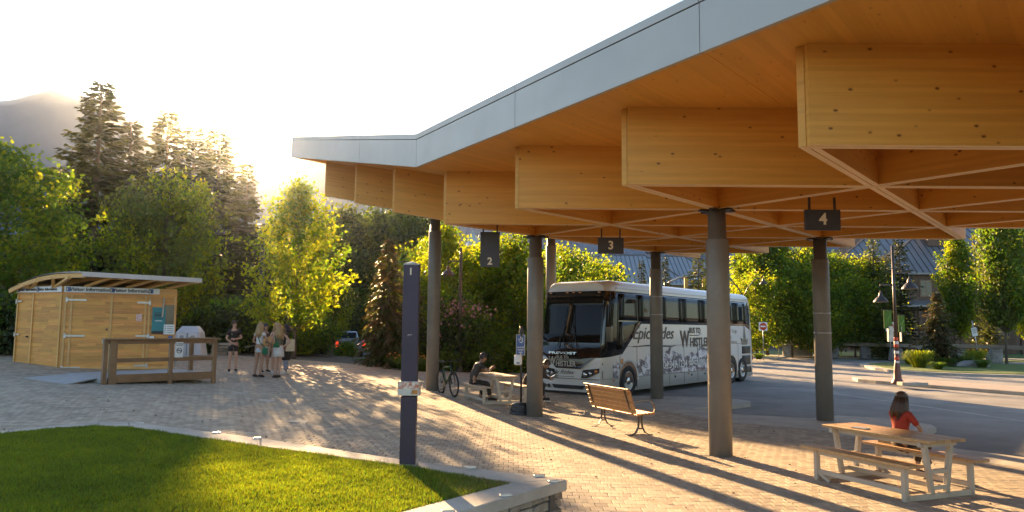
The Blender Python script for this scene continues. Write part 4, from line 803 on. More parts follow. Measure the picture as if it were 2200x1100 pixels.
no = wbox(ki, *F_, Lf * .665, 1.53, .16, .21, .008, pm('red_white_notice', (.7, .66, .6), (.6, .2, .15), 30, .5, detail=1), 'notice', .023)
ff = MB().bar(onwall(B_, tf, nf, Lf * .885, 2.15, .05), onwall(B_, tf, nf, Lf * .875, 1.55, .06), .05, .04).build('gas_strut', M_STUD, ki)
for u in (.79, .96):
    lf_ = wbox(ki, *F_, Lf * u, .91, .12, .14, .09, M_WHITE if u < .9 else M_BLUE, 'leaflet_box', .02)
# curved roof: arc edge swept along the front
P0, P1, P2 = at(16, 622, 22.2), at(177, 588, 20.9), at(431, 602, 22.4)
off = Vector((kB.x, kB.y, zb)); P0, P1, P2 = P0 - off, P1 - off, P2 - off; sw = P2 - P1
def arc(s): p = P0.lerp(P1, s); p.z += .17 * math.sin(math.pi * s ** .9) + 0; return p
NS = 22; NT = 60; V = []; F = []
for j in range(NT + 1):
    for i in range(NS + 1):
        p = arc(i / NS) + sw * (j / NT) + Vector((0, 0, .05 + (.014 if j % 2 else -.014))); V.append(p)
F = [(j * (NS + 1) + i, j * (NS + 1) + i + 1, (j + 1) * (NS + 1) + i + 1, (j + 1) * (NS + 1) + i) for j in range(NT) for i in range(NS)]
k = len(V); V += [v - Vector((0, 0, .008)) for v in V[:k]]; F += [(a + k, d + k, c + k, b + k) for a, b, c, d in F]
rf = put('corrugated_roof', npmesh('corrugated_roof', np.array(V), np.array(F), M_STEEL, flat=False), ki)
for j in (0.02, .33, .66, .98):
    mb = MB()
    for i in range(14): mb.bar(arc(i / 14) + sw * j - Vector((0, 0, .05)), arc((i + 1) / 14) + sw * j - Vector((0, 0, .05)), .07, .12)
    mb.build('curved_rafter', M_TRIM, ki)
for s in (.15, .4, .65, .9):
    MB().bar(arc(s) - Vector((0, 0, .0)), arc(s) + sw - Vector((0, 0, .0)), .06, .05).build('purlin', M_TRIM, ki)
MB().bar(P1 + Vector((0, -.02, -.01)), P2 + Vector((0, -.02, -.01)) + sw.normalized() * .05, .035, .13).build('fascia_board', pm('pale_pink_board', (.55, .47, .41), (.48, .41, .36), 3, .5), ki)
tops = Vector((0, 0, WH + .02))
for fr_ in (.18, .36, .54, .72, .9):                       # raking struts carry the front eave
    b0 = B_ + tf * (Lf * fr_) - nf * .04 + Vector((0, 0, WH + .06)); e0 = P1 + sw * (fr_ + .06) - Vector((0, 0, .06)); MB().bar(b0, e0, .07, .07).build('strut', M_TRIM, ki)
for fr_, top_ in ((.30, (.22, .40)), (.78, (.62, .84))):
    b0 = A_ + (B_ - A_) * (fr_ * 1.0) + Vector((0, 0, WH))
    for s in top_: MB().bar(b0, arc(s) - Vector((0, 0, .1)), .09, .07).build('strut', M_TRIM, ki)
    bolt = MB().box((b0.x, b0.y - .04, b0.z + .04), (.1, .03, .1)).build('bracket', M_STEEL, ki)
MB().bar(A_ + tops, B_ + tops, .1, .06).build('wall_plate', M_TRIM, ki); MB().bar(B_ + tops, C_ + tops, .1, .06).build('wall_plate', M_TRIM, ki)
# access ramp with its brown guard rail
R0, R1 = G(219, 826), G(461, 823); R0.z = gz(R0.x, R0.y); R1.z = gz(R1.x, R1.y)
ra = thing('access_ramp', 'grey access ramp with brown timber guard rail in front of the kiosk', 'ramp', R0); rt_ = (R1 - R0); rt_.z = 0; rl = rt_.length; rt_.normalize(); rn = Vector((-rt_.y, rt_.x, 0))
TOPZ = 1.08; base1 = R1.z - R0.z
def rp(s, dpt=0, z=0): return rt_ * (rl * s) + rn * dpt + Vector((0, 0, z))
for s, w_, nm in ((.01, .10, 'post'), (.075, .17, 'post'), (.57, .10, 'post'), (.985, .10, 'post')): MB().bar(rp(s, 0, base1 * s - .1), rp(s, 0, TOPZ - .02), w_, .09, rn).build(nm, M_RAIL, ra, bevel=.006)
MB().bar(rp(-.01, -.01, TOPZ), rp(1.03, -.01, TOPZ), .15, .04).build('top_rail', M_RAIL, ra, bevel=.006)
MB().bar(rp(0.0, .015, TOPZ - .07), rp(1, .015, TOPZ - .07), .04, .1).build('upper_board', M_RAIL, ra)
MB().bar(rp(.11, .01, .56), rp(1, .01, .56), .04, .1).build('mid_rail', M_RAIL, ra)
MB().bar(rp(.08, .012, .12), rp(1, .012, .10), .05, .2).build('toe_board', M_RAIL, ra)
for s, d in ((.99, 1.3), (.99, .7)): pass
MB().bar(rp(1, 1.3, -.2), rp(1, 1.3, TOPZ), .1, .09, rn).build('post', M_RAIL, ra); MB().bar(rp(1, 0, TOPZ), rp(1, 1.35, TOPZ), .14, .04).build('top_rail', M_RAIL, ra); MB().bar(rp(1, 0, .56), rp(1, 1.3, .56), .04, .1).build('mid_rail', M_RAIL, ra)
q = MB(); k = q.pts([rp(.0, .05, .14), rp(1, .05, .16), rp(1, 2.2, .18), rp(.0, 2.1, .18), rp(.0, .05, .02), rp(1, .05, .02), rp(1, 2.2, .02), rp(0, 2.1, .02)])
for f in ((0, 1, 2, 3), (7, 6, 5, 4), (0, 4, 5, 1), (1, 5, 6, 2), (2, 6, 7, 3), (3, 7, 4, 0)): q.face([k + i for i in f])
q.build('deck', M_GREY, ra)
q = MB(); rr = [G(50, 812), G(142, 826), G(222, 816), G(118, 803)]; k = q.pts([rr[0] - R0 + Vector((0, 0, .01)), rr[1] - R0 + Vector((0, 0, .01)), rp(-.003, .3, .15), rp(-.003, 1.9, .17)]); q.face((k, k + 1, k + 2, k + 3)); k2 = q.pts([Vector(v) - Vector((0, 0, .03)) for v in q.v[:4]]); q.face((k2 + 3, k2 + 2, k2 + 1, k2))
for i in range(4): j = (i + 1) % 4; q.face((k + i, k2 + i, k2 + j, k + j))
q.build('ramp_plate', M_GREY, ra)
ns = thing('no_smoking_sign', 'white no smoking notice hung on the brown guard rail', 'sign', R0 + rp(.635, -.045, .80), math.atan2(rt_.y, rt_.x)); MB().box((0, 0, 0), (.21, .012, .40)).build('board', M_WHITE, ns)
q = MB(); q.tube([(.065 * math.cos(a), -.008, -.02 + .065 * math.sin(a)) for a in np.linspace(0, 2 * math.pi, 17)], .009, 5); q.build('prohibition_ring', M_INK, ns); MB().bar((-.045, -.009, .025), (.045, -.009, -.065), .012, .006, (0, 1, 0)).build('prohibition_bar', M_INK, ns); MB().bar((-.05, -.008, -.02), (.05, -.008, -.02), .014, .004, (0, 1, 0)).build('cigarette', M_INK, ns)
text('NO SMOKING', .034, ns, (0, -.008, .15), 0, M_INK); text('OR VAPING', .034, ns, (0, -.008, .11), 0, M_INK)
# recycling bin
P = gl(410, 28.5); P.z = at(410, 766, 28.5).z; bn = thing('recycling_bin', 'white twin-flap recycling bin with sloping lid behind the guard rail', 'bin', P, .12)
M_BIN = pm('white_bin_metal', (.60, .61, .62), (.5, .51, .52), 4, .45, .1, .1, 20)
q = MB(); a = q.pts([(-.56, -.4, 0), (.56, -.4, 0), (.56, .4, 0), (-.56, .4, 0), (-.42, -.36, .92), (.42, -.36, .92), (.42, .36, .92), (-.42, .36, .92), (-.28, -.15, 1.15), (.28, -.15, 1.15), (.28, .2, 1.15), (-.28, .2, 1.15)])
for r in (0, 4):
    for i in range(4): j = (i + 1) % 4; q.face((a + r + i, a + r + j, a + r + 4 + j, a + r + 4 + i))
q.face((a + 8, a + 9, a + 10, a + 11)); q.face((a + 3, a + 2, a + 1, a)); q.build('body', M_BIN, bn, bevel=.015)
for x in (-.2, .2):
    f_ = MB().box((x, -.375, .72), (.3, .02, .3)).build('flap', M_WHITE, bn); MB().box((x, -.39, .74), (.14, .01, .12)).build('emblem', M_GREY, bn)
MB().bar((0, -.41, .05), (0, -.385, .9), .012, .01, (0, 1, 0)).build('seam', M_INK, bn)
# low stone seat wall and grey marker stones
for px, d, wd, hh, lb in ((483, 33, 1.0, .45, 'low concrete-topped stone seat behind the young man in black'), (516, 36, 1.8, .55, 'longer stone seat wall behind the group')):
    P = gl(px, d); s_ = thing('low_wall', lb, 'seat wall', P, .1); 
    for r in range(3):
        x = -wd / 2
        while x < wd / 2 - .05: ww = min(random.uniform(.2, .4), wd / 2 - x); MB().box((x + ww / 2, 0, .06 + r * .13), (ww - .015, .5, .115)).build('stone', M_STONE, s_, bevel=.01); x += ww
    MB().box((0, 0, hh), (wd + .12, .6, .1)).build('slab', M_CONC, s_, bevel=.01)
M_SLATE = pm('grey_slate', (.13, .115, .105), (.10, .09, .082), 2, .75, 0, .5, 20)
for px, d, w_, h_, lb in ((706, 41.5, .42, 1.38, 'slim grey stone marker left of the parked truck'), (806, 34.5, .42, 1.05, 'grey standing slab with a chipped top right of the parked truck'), (822, 35.5, .36, .95, 'second grey slab close behind the chipped one')):
    P = gl(px, d); q = MB().box((0, 0, h_ / 2), (w_, .22, h_)); q.v[5] = (q.v[5][0], q.v[5][1], h_ - .09); q.v[6] = (q.v[6][0], q.v[6][1], h_ - .07)
    o = q.build('marker_stone', M_SLATE, None, bevel=.012); o.location = P; o.rotation_euler.z = .15; tag(o, lb, 'stone marker', 'grey marker stones at the plaza edge')
# ================================================================== COACH
M_BODY = pm('white_coach_paint', (.66, .65, .62), (.63, .62, .59), .8, .28, 0, 0, coat=.5)
M_BGL = glass('tinted_coach_glass', (.010, .010, .009), sp=.28); M_BBLK = pm('gloss_black_panel', (.012, .011, .010), (.01, .009, .008), 2, .15, coat=.6)
M_CHROME = pm('polished_rim', (.62, .62, .62), (.55, .55, .55), 3, .18, 1)
BL, BWD, BH = 12.9, 2.6, 3.80
bd = Vector((.62, .785, 0)).normalized(); bpos = Vector((2.86, 23.5, -.1))
bus = thing('coach', 'white long-distance coach with mountain artwork parked beneath the canopy', 'coach', bpos, math.atan2(bd.y, bd.x))
# local axes: x towards the rear, +y to the hidden side, near side at y=0
def sect(x):
    """outline of the coach at station x: list of (y,z)"""
    r = .28; P = []
    top = BH - (0 if .6 < x < 12.4 else (.10 * (1 - x / .6) ** 2 if x <= .6 else .12 * ((x - 12.4) / .5) ** 2))
    ins = .16 * max(0, 1 - x / .5) ** 2 + .06 * max(0, (x - 12.5) / .4) ** 2
    for a in np.linspace(0, 90, 6): P.append((ins + r - r * math.cos(R(a)) * 1.0 + .09 * 0, top - r + r * math.sin(R(a))))
    out = [(ins + .0, .20), (ins, 1.2), (ins + .01, 2.2), (ins + .05, top - r - .05)] + [(y + .05 if i < 2 else y + .03, z) for i, (y, z) in enumerate(P)]
    far = [(BWD - y, z) for y, z in out[::-1]]; return out + far
def xrake(x, z, y):
    k = max(0, 1 - x / 2.2); rk = .40 * max(0, (z - 1.1) / 2.6) ** 1.3; bow = .14 * (abs(y - BWD / 2) / (BWD / 2)) ** 2.5
    k2 = max(0, (x - 11.4) / 1.5); return x + k * (rk + bow) - k2 * (.22 * max(0, (z - .8) / 2.9) ** 2)
st = [0, .02, .1, .25, .5, .9, 1.5, 2.2, 3.5, 5, 6.5, 8, 9.5, 11, 11.8, 12.4, 12.7, 12.85, 12.9]
q = MB(); rings = []
for x in st:
    S = sect(x); rings.append(q.pts([(xrake(x, z, y), y, z) for y, z in S]))
n = len(sect(1))
for a in range(len(st) - 1):
    for i in range(n):
        j = (i + 1) % n; xm = (st[a] + st[a + 1]) / 2
        q.face((rings[a] + j, rings[a] + i, rings[a + 1] + i, rings[a + 1] + j), 0, sm=(i not in (n - 1,)))
q.face([rings[0] + i for i in range(n)]); q.face([rings[-1] + i for i in range(n)][::-1])
body = q.build('body', M_BODY, bus)
def surf(x, z, out=.006):          # point just proud of the near side
    S = sect(x); ys = [s for s in S[:n // 2]]; y = np.interp(z, [s[1] for s in ys], [s[0] for s in ys]); return Vector((xrake(x, z, y), y - out, z))
def front(y, z, out=.006):         # point just proud of the nose
    yy = min(max(y, .16), BWD - .16); return Vector((xrake(0, z, yy) - out, y, z))
def sidepatch(poly, mat, name, out=.006, th=.02, parent=None, nx=None):
    """panel following the near side; poly in (x,z), cut into strips so it hugs the curve"""
    xs = sorted(set([p[0] for p in poly] + list(np.arange(min(p[0] for p in poly), max(p[0] for p in poly), .45)) + [v for v in (0, .02, .05, .1, .17, .25, .33, .42, .5, .7) if min(p[0] for p in poly) < v < max(p[0] for p in poly)])); q = MB()
    def span(x):
        zs = []; m_ = len(poly)
        for i in range(m_):
            (x0, z0), (x1, z1) = poly[i], poly[(i + 1) % m_]
            if abs(x1 - x0) < 1e-9:
                if abs(x - x0) < 1e-9: zs += [z0, z1]
            elif min(x0, x1) - 1e-9 <= x <= max(x0, x1) + 1e-9: zs.append(z0 + (z1 - z0) * (x - x0) / (x1 - x0))
        return min(zs), max(zs)
    cols = []
    for x in xs:
        a, b = span(x); zz = [a + (b - a) * t for t in np.linspace(0, 1, 6)]; cols.append((q.pts([surf(x, z, out) for z in zz]), q.pts([surf(x, z, out - th) for z in zz])))
    for i in range(len(cols) - 1):
        for j in range(5):
            a, b = cols[i][0], cols[i + 1][0]; q.face((a + j, b + j, b + j + 1, a + j + 1), sm=True)
        a, b = cols[i], cols[i + 1]; q.face((a[0] + 5, b[0] + 5, b[1] + 5, a[1] + 5)); q.face((a[1], b[1], b[0], a[0]))
    for c in (cols[0], cols[-1]): q.face([c[0] + j for j in range(6)] + [c[1] + j for j in range(5, -1, -1)])
    return q.build(name, mat, parent or bus)
def frontpatch(poly, mat, name, out=.006, th=.02, parent=None):
    ys = sorted(set([p[0] for p in poly] + list(np.linspace(min(p[0] for p in poly), max(p[0] for p in poly), 11)))); q = MB(); m_ = len(poly); cols = []
    for y in ys:
        zs = []
        for i in range(m_):
            (x0, z0), (x1, z1) = poly[i], poly[(i + 1) % m_]
            if abs(x1 - x0) < 1e-9:
                if abs(y - x0) < 1e-9: zs += [z0, z1]
            elif min(x0, x1) - 1e-9 <= y <= max(x0, x1) + 1e-9: zs.append(z0 + (z1 - z0) * (y - x0) / (x1 - x0))
        a, b = min(zs), max(zs); zz = [a + (b - a) * t for t in np.linspace(0, 1, 6)]; cols.append((q.pts([front(y, z, out) for z in zz]), q.pts([front(y, z, out - th) for z in zz])))
    for i in range(len(cols) - 1):
        a, b = cols[i][0], cols[i + 1][0]
        for j in range(5): q.face((b + j, a + j, a + j + 1, b + j + 1), sm=True)
        a, b = cols[i], cols[i + 1]; q.face((a[0] + 5, b[0] + 5, b[1] + 5, a[1] + 5)); q.face((a[1], b[1], b[0], a[0]))
    return q.build(name, mat, parent or bus)
# window band and panes
ZT = 3.44
sidepatch([(.001, 1.30), (1.15, 1.40), (2.55, 2.40), (12.0, 2.40), (12.55, 2.22), (12.7, 3.1), (12.45, ZT), (.001, ZT)], M_BBLK, 'window_surround', .004)
wx = [(.22, .82, 1.55), (.86, 2.30, 2.50), (2.34, 4.0, 2.48), (4.04, 5.7, 2.48), (5.74, 7.4, 2.48), (7.44, 9.1, 2.48), (9.14, 10.8, 2.48), (10.84, 12.1, 2.48)]
for x0, x1, z0 in wx: sidepatch([(x0, z0), (x1, z0), (x1, ZT - .06), (x0, ZT - .06)], M_BGL, 'window_pane', .010, .01)
sidepatch([(.86, 1.55), (1.15, 1.55), (2.3, 2.38), (2.3, 2.46), (.86, 2.46)], M_BGL, 'window_pane', .010, .01)
# windshield halves, black mask, bumper
frontpatch([(.165, 1.30), (2.435, 1.30), (2.435, 3.44), (.165, 3.44)], M_BBLK, 'windshield_surround', .006)
for y0, y1 in ((.19, 1.29), (1.31, 2.41)): frontpatch([(y0, 1.77), (y1, 1.77), (y1, 3.26), (y0, 3.26)], M_BGL, 'windshield_pane', .014, .01)
frontpatch([(.82, .94), (1.78, .94), (1.95, 1.1), (2.25, 1.31), (.35, 1.31), (.65, 1.1)], M_BBLK, 'black_nose_panel', .008)
frontpatch([(.75, .29), (1.85, .29), (1.95, .41), (.65, .41)], M_BLACK, 'grille_slot', .008)
frontpatch([(.165, .605), (2.435, .605), (2.435, .622), (.165, .622)], M_INK, 'panel_gap', .008)
for s in (0, 1):
    yy = (lambda y: y if not s else BWD - y)
    hl = frontpatch([(yy(.17), .84), (yy(.17), .97), (yy(.74), .90), (yy(.80), .64), (yy(.58), .66)], M_BLACK, 'headlight', .012)
    for y, z, r_, m_ in ((.66, .76, .085, M_CHROME), (.48, .80, .07, M_CHROME), (.28, .87, .06, pm('amber_lens', (.6, .2, .02), (.5, .15, .02), 9, .2, coat=.6))):
        o = MB().lathe([(r_, 0), (r_ * .9, .02), (.001, .028)], 14, Matrix.Rotation(-math.pi / 2, 4, 'Y')).build('lamp', m_, hl); o.location = front(yy(y), z, .012)
    for y in (.34, .52):
        o = MB().lathe([(.065, 0), (.06, .012), (.04, .0), (.001, .01)], 14, Matrix.Rotation(-math.pi / 2, 4, 'Y')).build('fog_lamp', M_IRON, bus); o.location = front(yy(y), .35, .004)
for y in (.35, 1.05, 1.3, 1.55, 2.25): o = MB().box((0, 0, 0), (.03, .09, .035)).build('marker_lamp', pm('amber_lens', (.6, .2, .02)), bus); o.location = front(y, 3.40, .012)
for y, t_ in ((1.2, .75), (1.42, 1.95)): MB().tube([front(y, 1.6, .05), front(y + (t_ - y) * .25, 2.05, .06), front(y, 2.85, .07)], [.014, .012, .008], 5).build('wiper', M_BLACK, bus); MB().bar(front(y + (t_ - y) * .55, 1.62, .06), front(y + (t_ - y) * .1, 2.3, .06), .02, .03, (1, 0, 0)).build('wiper_arm', M_BLACK, bus)
for s in (0, 1):
    y = -.02 if not s else BWD + .02; sg = -1 if not s else 1
    mr_ = MB().tube([(.45, y, 3.35), (.2, y + sg * .16, 3.3), (.10, y + sg * .2, 2.3)], [.022, .022, .018], 6).build('mirror_arm', M_BLACK, bus)
    MB().box((.10, y + sg * .17, 2.05), (.12, .22, .52)).build('mirror', M_BBLK, mr_, bevel=.03)
MB().tube([surf(.95, 2.1, .03), surf(.95, 2.1, .09), surf(1.1, 1.8, .09), surf(1.12, 1.65, .03)], .012, 5).build('grab_handle', M_STEEL, bus)
# lettering and logo
M_LOGO = pm('grey_lettering', (.42, .38, .32), (.36, .32, .27), 8, .4); M_LOGOD = pm('dark_brown_lettering', (.07, .05, .035), (.06, .045, .03), 8, .45)
def ffit(s, y0, y1, z0, z1, mat, bold=0, shear=0, out=.024):   # the nose reads from high y to low y
    p_ = front((y0 + y1) / 2, (z0 + z1) / 2, out); o = put('lettering', fitmesh(s, abs(y1 - y0), z1 - z0, mat, .004, bold, shear), bus)
    o.matrix_local = Matrix.Translation(p_) @ Matrix.Rotation(-math.pi / 2, 4, 'Z') @ Matrix.Rotation(-.10 if z0 > .9 else 0, 4, 'X'); return o
ffit('PREVOST', 2.06, .98, 1.385, 1.465, M_CHROME, .01)
ffit('BUS TO', 1.74, 1.28, 1.245, 1.345, M_LOGO, .006); ffit('W', 2.07, 1.78, 1.03, 1.31, M_LOGO, .012); ffit('HISTLER', 1.76, .97, 1.0, 1.18, M_LOGO, .012)
MB().tube([front(1.74, 1.215, .03), front(1.35, 1.222, .03), front(1.25, 1.25, .03)], .008, 4).build('logo_stroke', M_LOGO, bus)
ffit('Epic Rides', 2.03, 1.07, .72, .885, M_LOGOD, 0, .35, out=.014)
MB().tube([front(2.05, .69, .014), front(1.5, .675, .014), front(1.05, .685, .014)], .006, 4).build('logo_stroke', M_LOGOD, bus)
def sfit(s, x0, x1, z0, z1, mat, bold=0, shear=0, out=.012): return put('lettering', fitmesh(s, x1 - x0, z1 - z0, mat, .003, bold, shear), bus, surf((x0 + x1) / 2, (z0 + z1) / 2, out))
sfit('Epic Rides', 1.95, 5.0, 1.74, 2.30, M_LOGOD, .004, .3)
MB().tube([surf(1.9, 1.63, .01), surf(3.0, 1.66, .01), surf(4.8, 1.60, .01), surf(5.2, 1.65, .01)], [.008, .026, .02, .004], 5).build('logo_stroke', M_LOGOD, bus)
sfit('W', 5.5, 6.3, 1.56, 2.18, M_LOGOD, .016); sfit('HISTLER', 6.36, 8.15, 1.56, 1.92, M_LOGOD, .012); sfit('BUS TO', 6.3, 7.3, 2.08, 2.30, M_LOGOD, .008)
MB().tube([surf(6.32, 2.0, .01), surf(7.15, 2.005, .01), surf(7.36, 2.08, .01)], .014, 4).build('logo_stroke', M_LOGOD, bus)
sfit('$35 Round Trip', 8.9, 11.0, 2.05, 2.25, M_LOGO); sfit('Direct', 9.5, 10.4, 1.85, 2.0, M_LOGO); sfit('From Vancouver Airport', 8.8, 11.0, 1.64, 1.78, M_LOGO)
# mountain artwork: printed film with its own jagged outline
M_ART = bpy.data.materials.new('mountain_print'); M_ART.use_nodes = True; b_ = M_ART.node_tree.nodes['Principled BSDF']; b_.inputs['Roughness'].default_value = .3
tc = NN(M_ART, 'ShaderNodeTexCoord'); mp = NN(M_ART, 'ShaderNodeMapping'); mp.inputs['Scale'].default_value = (1.6, 1, 2.4); mp.inputs['Rotation'].default_value = (0, .5, 0); L(M_ART, tc.outputs['Object'], mp.inputs[0])
nz = NN(M_ART, 'ShaderNodeTexNoise'); nz.inputs['Scale'].default_value = 1.5; nz.inputs['Detail'].default_value = 9; nz.inputs['Roughness'].default_value = .68; nz.inputs['Distortion'].default_value = .8; L(M_ART, mp.outputs[0], nz.inputs[0])
rp_ = NN(M_ART, 'ShaderNodeValToRGB'); L(M_ART, nz.outputs[0], rp_.inputs[0]); rp_.color_ramp.interpolation = 'LINEAR'
for e_, (p_, c_) in zip([rp_.color_ramp.elements[0], rp_.color_ramp.elements[1], rp_.color_ramp.elements.new(.47), rp_.color_ramp.elements.new(.55)], ((.40, (.05, .05, .075)), (.66, (.74, .74, .76)), (.48, (.14, .14, .19)), (.545, (.62, .62, .66)))): e_.position = p_; e_.color = (*c_, 1)
L(M_ART, rp_.outputs[0], b_.inputs['Base Color'])
xs = list(np.arange(.55, 12.3, .18)); rg = np.random.default_rng(9)
def ridge(x): return 1.10 + .30 * abs(math.sin(x * .95 + .6)) + .16 * abs(math.sin(x * 2.3)) + .06 * math.sin(x * 7.1) if x > 2.3 else .9 + .28 * abs(math.sin(x * 2.2))
top = [(x, min(1.60, ridge(x) + rg.normal(0, .025))) for x in xs]
def artpiece(x0, x1):
    tp = [t for t in top if x0 <= t[0] <= x1]; tp = [(x0, np.interp(x0, xs, [t[1] for t in top]))] + tp + [(x1, np.interp(x1, xs, [t[1] for t in top]))]
    q = MB(); a = [(q.pts([surf(x, z, .008) for z in (.66, (.66 + zt) / 2, zt)])) for x, zt in tp]
    for i in range(len(a) - 1):
        for j in range(2): q.face((a[i] + j, a[i + 1] + j, a[i + 1] + j + 1, a[i] + j + 1))
    return q.build('mountain_artwork', M_ART, bus)
artpiece(.06, 1.0); artpiece(2.22, 9.66); artpiece(11.1, 11.15) if False else None
for out_, m_, bo in ((.010, M_INK, .03), (.014, M_WHITE, .010)): sfit('604.349.1234', 3.9, 6.05, .82, 1.10, m_, bo, out=out_); sfit('EpicRides.ca', 6.25, 8.1, .80, 1.16, m_, bo, out=out_)
# panel joints, skirt lockers
for x in (.98, 2.2, 3.6, 4.6, 5.8, 7.0, 8.3, 9.5, 11.1): sidepatch([(x, .24), (x + .012, .24), (x + .012, 1.64), (x, 1.64)], M_INK, 'panel_gap', .009, .004)
sidepatch([(1.0, 1.64), (12.5, 1.64), (12.5, 1.652), (1.0, 1.652)], M_INK, 'panel_gap', .009, .004); sidepatch([(.05, .63), (12.6, .63), (12.6, .642), (.05, .642)], M_INK, 'panel_gap', .0095, .004)
for x in (3.9, 5.0, 6.4, 7.6, 9.0): sidepatch([(x, .48), (x + .10, .48), (x + .10, .55), (x, .55)], M_INK, 'locker_handle', .012, .004)
for x in (.5, 6.1, 2.1): sidepatch([(x, .56), (x + .12, .56), (x + .12, .60), (x, .60)], MATS['amber_lens'], 'side_marker', .014, .006)
sidepatch([(1.05, 1.10), (1.2, 1.10), (1.2, 1.25), (1.05, 1.25)], MATS['amber_lens'], 'side_marker', .014, .006)
# sail-shaped print and vents at the tail
q = MB(); pts_ = [(11.55, 1.58), (12.15, 1.58), (12.3, 1.85), (12.05, 1.78), (11.95, 2.3), (11.85, 2.45), (11.72, 1.8), (11.4, 1.9)]
a = q.pts([surf(x, z, .010) for x, z in pts_]); q.face(list(range(a, a + len(pts_)))); q.build('statue_print', pm('grey_statue_print', (.25, .23, .19), (.07, .06, .05), 5, .4), bus)
for z0, z1 in ((1.20, 1.52), (.72, 1.12)): sidepatch([(11.55, z0), (12.5, z0), (12.5, z1), (11.55, z1)], M_BLACK, 'engine_grille', .012)
sidepatch([(11.5, .38), (12.6, .38), (12.6, .62), (11.5, .62)], M_BLACK, 'lower_grille', .012)
for z in (1.0, 1.3): MB().box((12.96, .12, z), (.03, .14, .2)).build('tail_lamp', pm('red_lens', (.4, .02, .01), (.3, .015, .01), 9, .2, coat=.5), bus)
# wheels in their arches
def wheel(x, near=True):
    y0 = .0 if near else BWD; sg = 1 if near else -1; rad = .52
    Mx = Matrix.Translation((x, y0 + sg * .025, rad)) @ Matrix.Rotation(-math.pi / 2 * sg, 4, 'X')
    ty = MB().lathe([(.30, -.0), (.33, -.06), (.49, -.05), (.515, -.01), (.52, .05), (.52, .2), (.3, .28)], 32, Mx).build('tyre', M_RUBBER, bus)
    rim = MB().lathe([(.001, -.045), (.10, -.05), (.12, -.03), (.125, .02), (.25, .045), (.285, -.03), (.31, -.045), (.32, 0.0)], 32, Mx).build('rim', M_CHROME, ty)
    for k in range(10): a = k * math.pi / 5; MB().lathe([(.018, -.035), (.014, -.055), (.001, -.06)], 6, Mx @ Matrix.Translation((.17 * math.cos(a), .17 * math.sin(a), .06))).build('lug_nut', M_STEEL, rim) if near else None
    for k in range(10): a = (k + .5) * math.pi / 5; MB().lathe([(.03, .03), (.03, .028)], 8, Mx @ Matrix.Translation((.215 * math.cos(a), .215 * math.sin(a), .0))).build('hand_hole', M_BLACK, rim) if near else None
for x in (1.62, 10.35, 11.55):
    wheel(x); wheel(x, False) 
for x in (1.62, 10.35):
    q = MB(); ro, ri = .66, .60; N_ = 18; zc_ = .56
    a = [q.pts([(x + r * math.cos(t), y, max(.22, zc_ + r * math.sin(t))) for r, y in ((ri, -.012), (ro, -.03), (ro, .02))]) for t in np.linspace(-.1, math.pi + .1, N_)]
    for i in range(N_ - 1): q.face((a[i], a[i] + 1, a[i + 1] + 1, a[i + 1])); q.face((a[i] + 1, a[i] + 2, a[i + 1] + 2, a[i + 1] + 1))
    q.build('wheel_arch_lip', M_BODY, bus)
    q = MB(); c0 = q.pts([(x, -.009, zc_)]); ring = q.pts([(x + .61 * math.cos(t), -.009, max(.20, zc_ + .61 * math.sin(t))) for t in np.linspace(-.45, math.pi + .45, 20)])
    for i in range(19): q.face((c0, ring + i + 1, ring + i)[::-1])
    q.build('wheel_well', M_BBLK, bus)
MB().box((6.4, 1.3, .36), (12.2, 2.2, .25)).build('underbody', M_BLACK, bus)
MB().box((.4, 1.3, .19), (.5, 2.1, .12)).build('air_dam', M_BLACK, bus)
MB().box((5.2, 1.3, BH - .005), (1.6, 1.5, .05)).build('roof_hatch', M_BODY, bus); 
sidepatch([(.5, 3.52), (12.4, 3.52), (12.4, 3.56), (.5, 3.56)], M_STUD, 'roof_rail', .012)
#PART6

# fallen leaves on the paving and in the gutters, faint lane paint
rg = np.random.default_rng(77); n = 420; px_ = rg.uniform(-9, 7.4, n); py_ = rg.uniform(8, 27, n); ok = np.array([inpoly(a, b, PLAZA) and outside(a, b) for a, b in zip(px_, py_)]); px_, py_ = px_[ok], py_[ok]
c = np.stack([px_, py_, [gz(a, b) + .012 for a, b in zip(px_, py_)]], 1); V, F = leaves(c, np.zeros(3), .035, rg, 1.4); V[:, 2] = np.clip(V[:, 2] - c.repeat(4, 0)[:, 2], -.006, .012) + c.repeat(4, 0)[:, 2]
put('fallen_leaves', npmesh('fallen_leaves', V, F, pm('dry_leaf', (.22, .13, .05), (.12, .07, .03), 3, .8, isl=.4)), plz, kind='stuff')
for a, b in ((G(1612, 836, -.1), G(1730, 833, -.1)), (G(1790, 845, -.1), G(2200, 905, -.1))):
    o = MB().bar(a + Vector((0, 0, -.001)), b + Vector((0, 0, -.001)), .09, .010).build('lane_line', pm('worn_road_paint', (.5, .48, .44), (.3, .28, .26), 6, .8, detail=8), kind='structure')
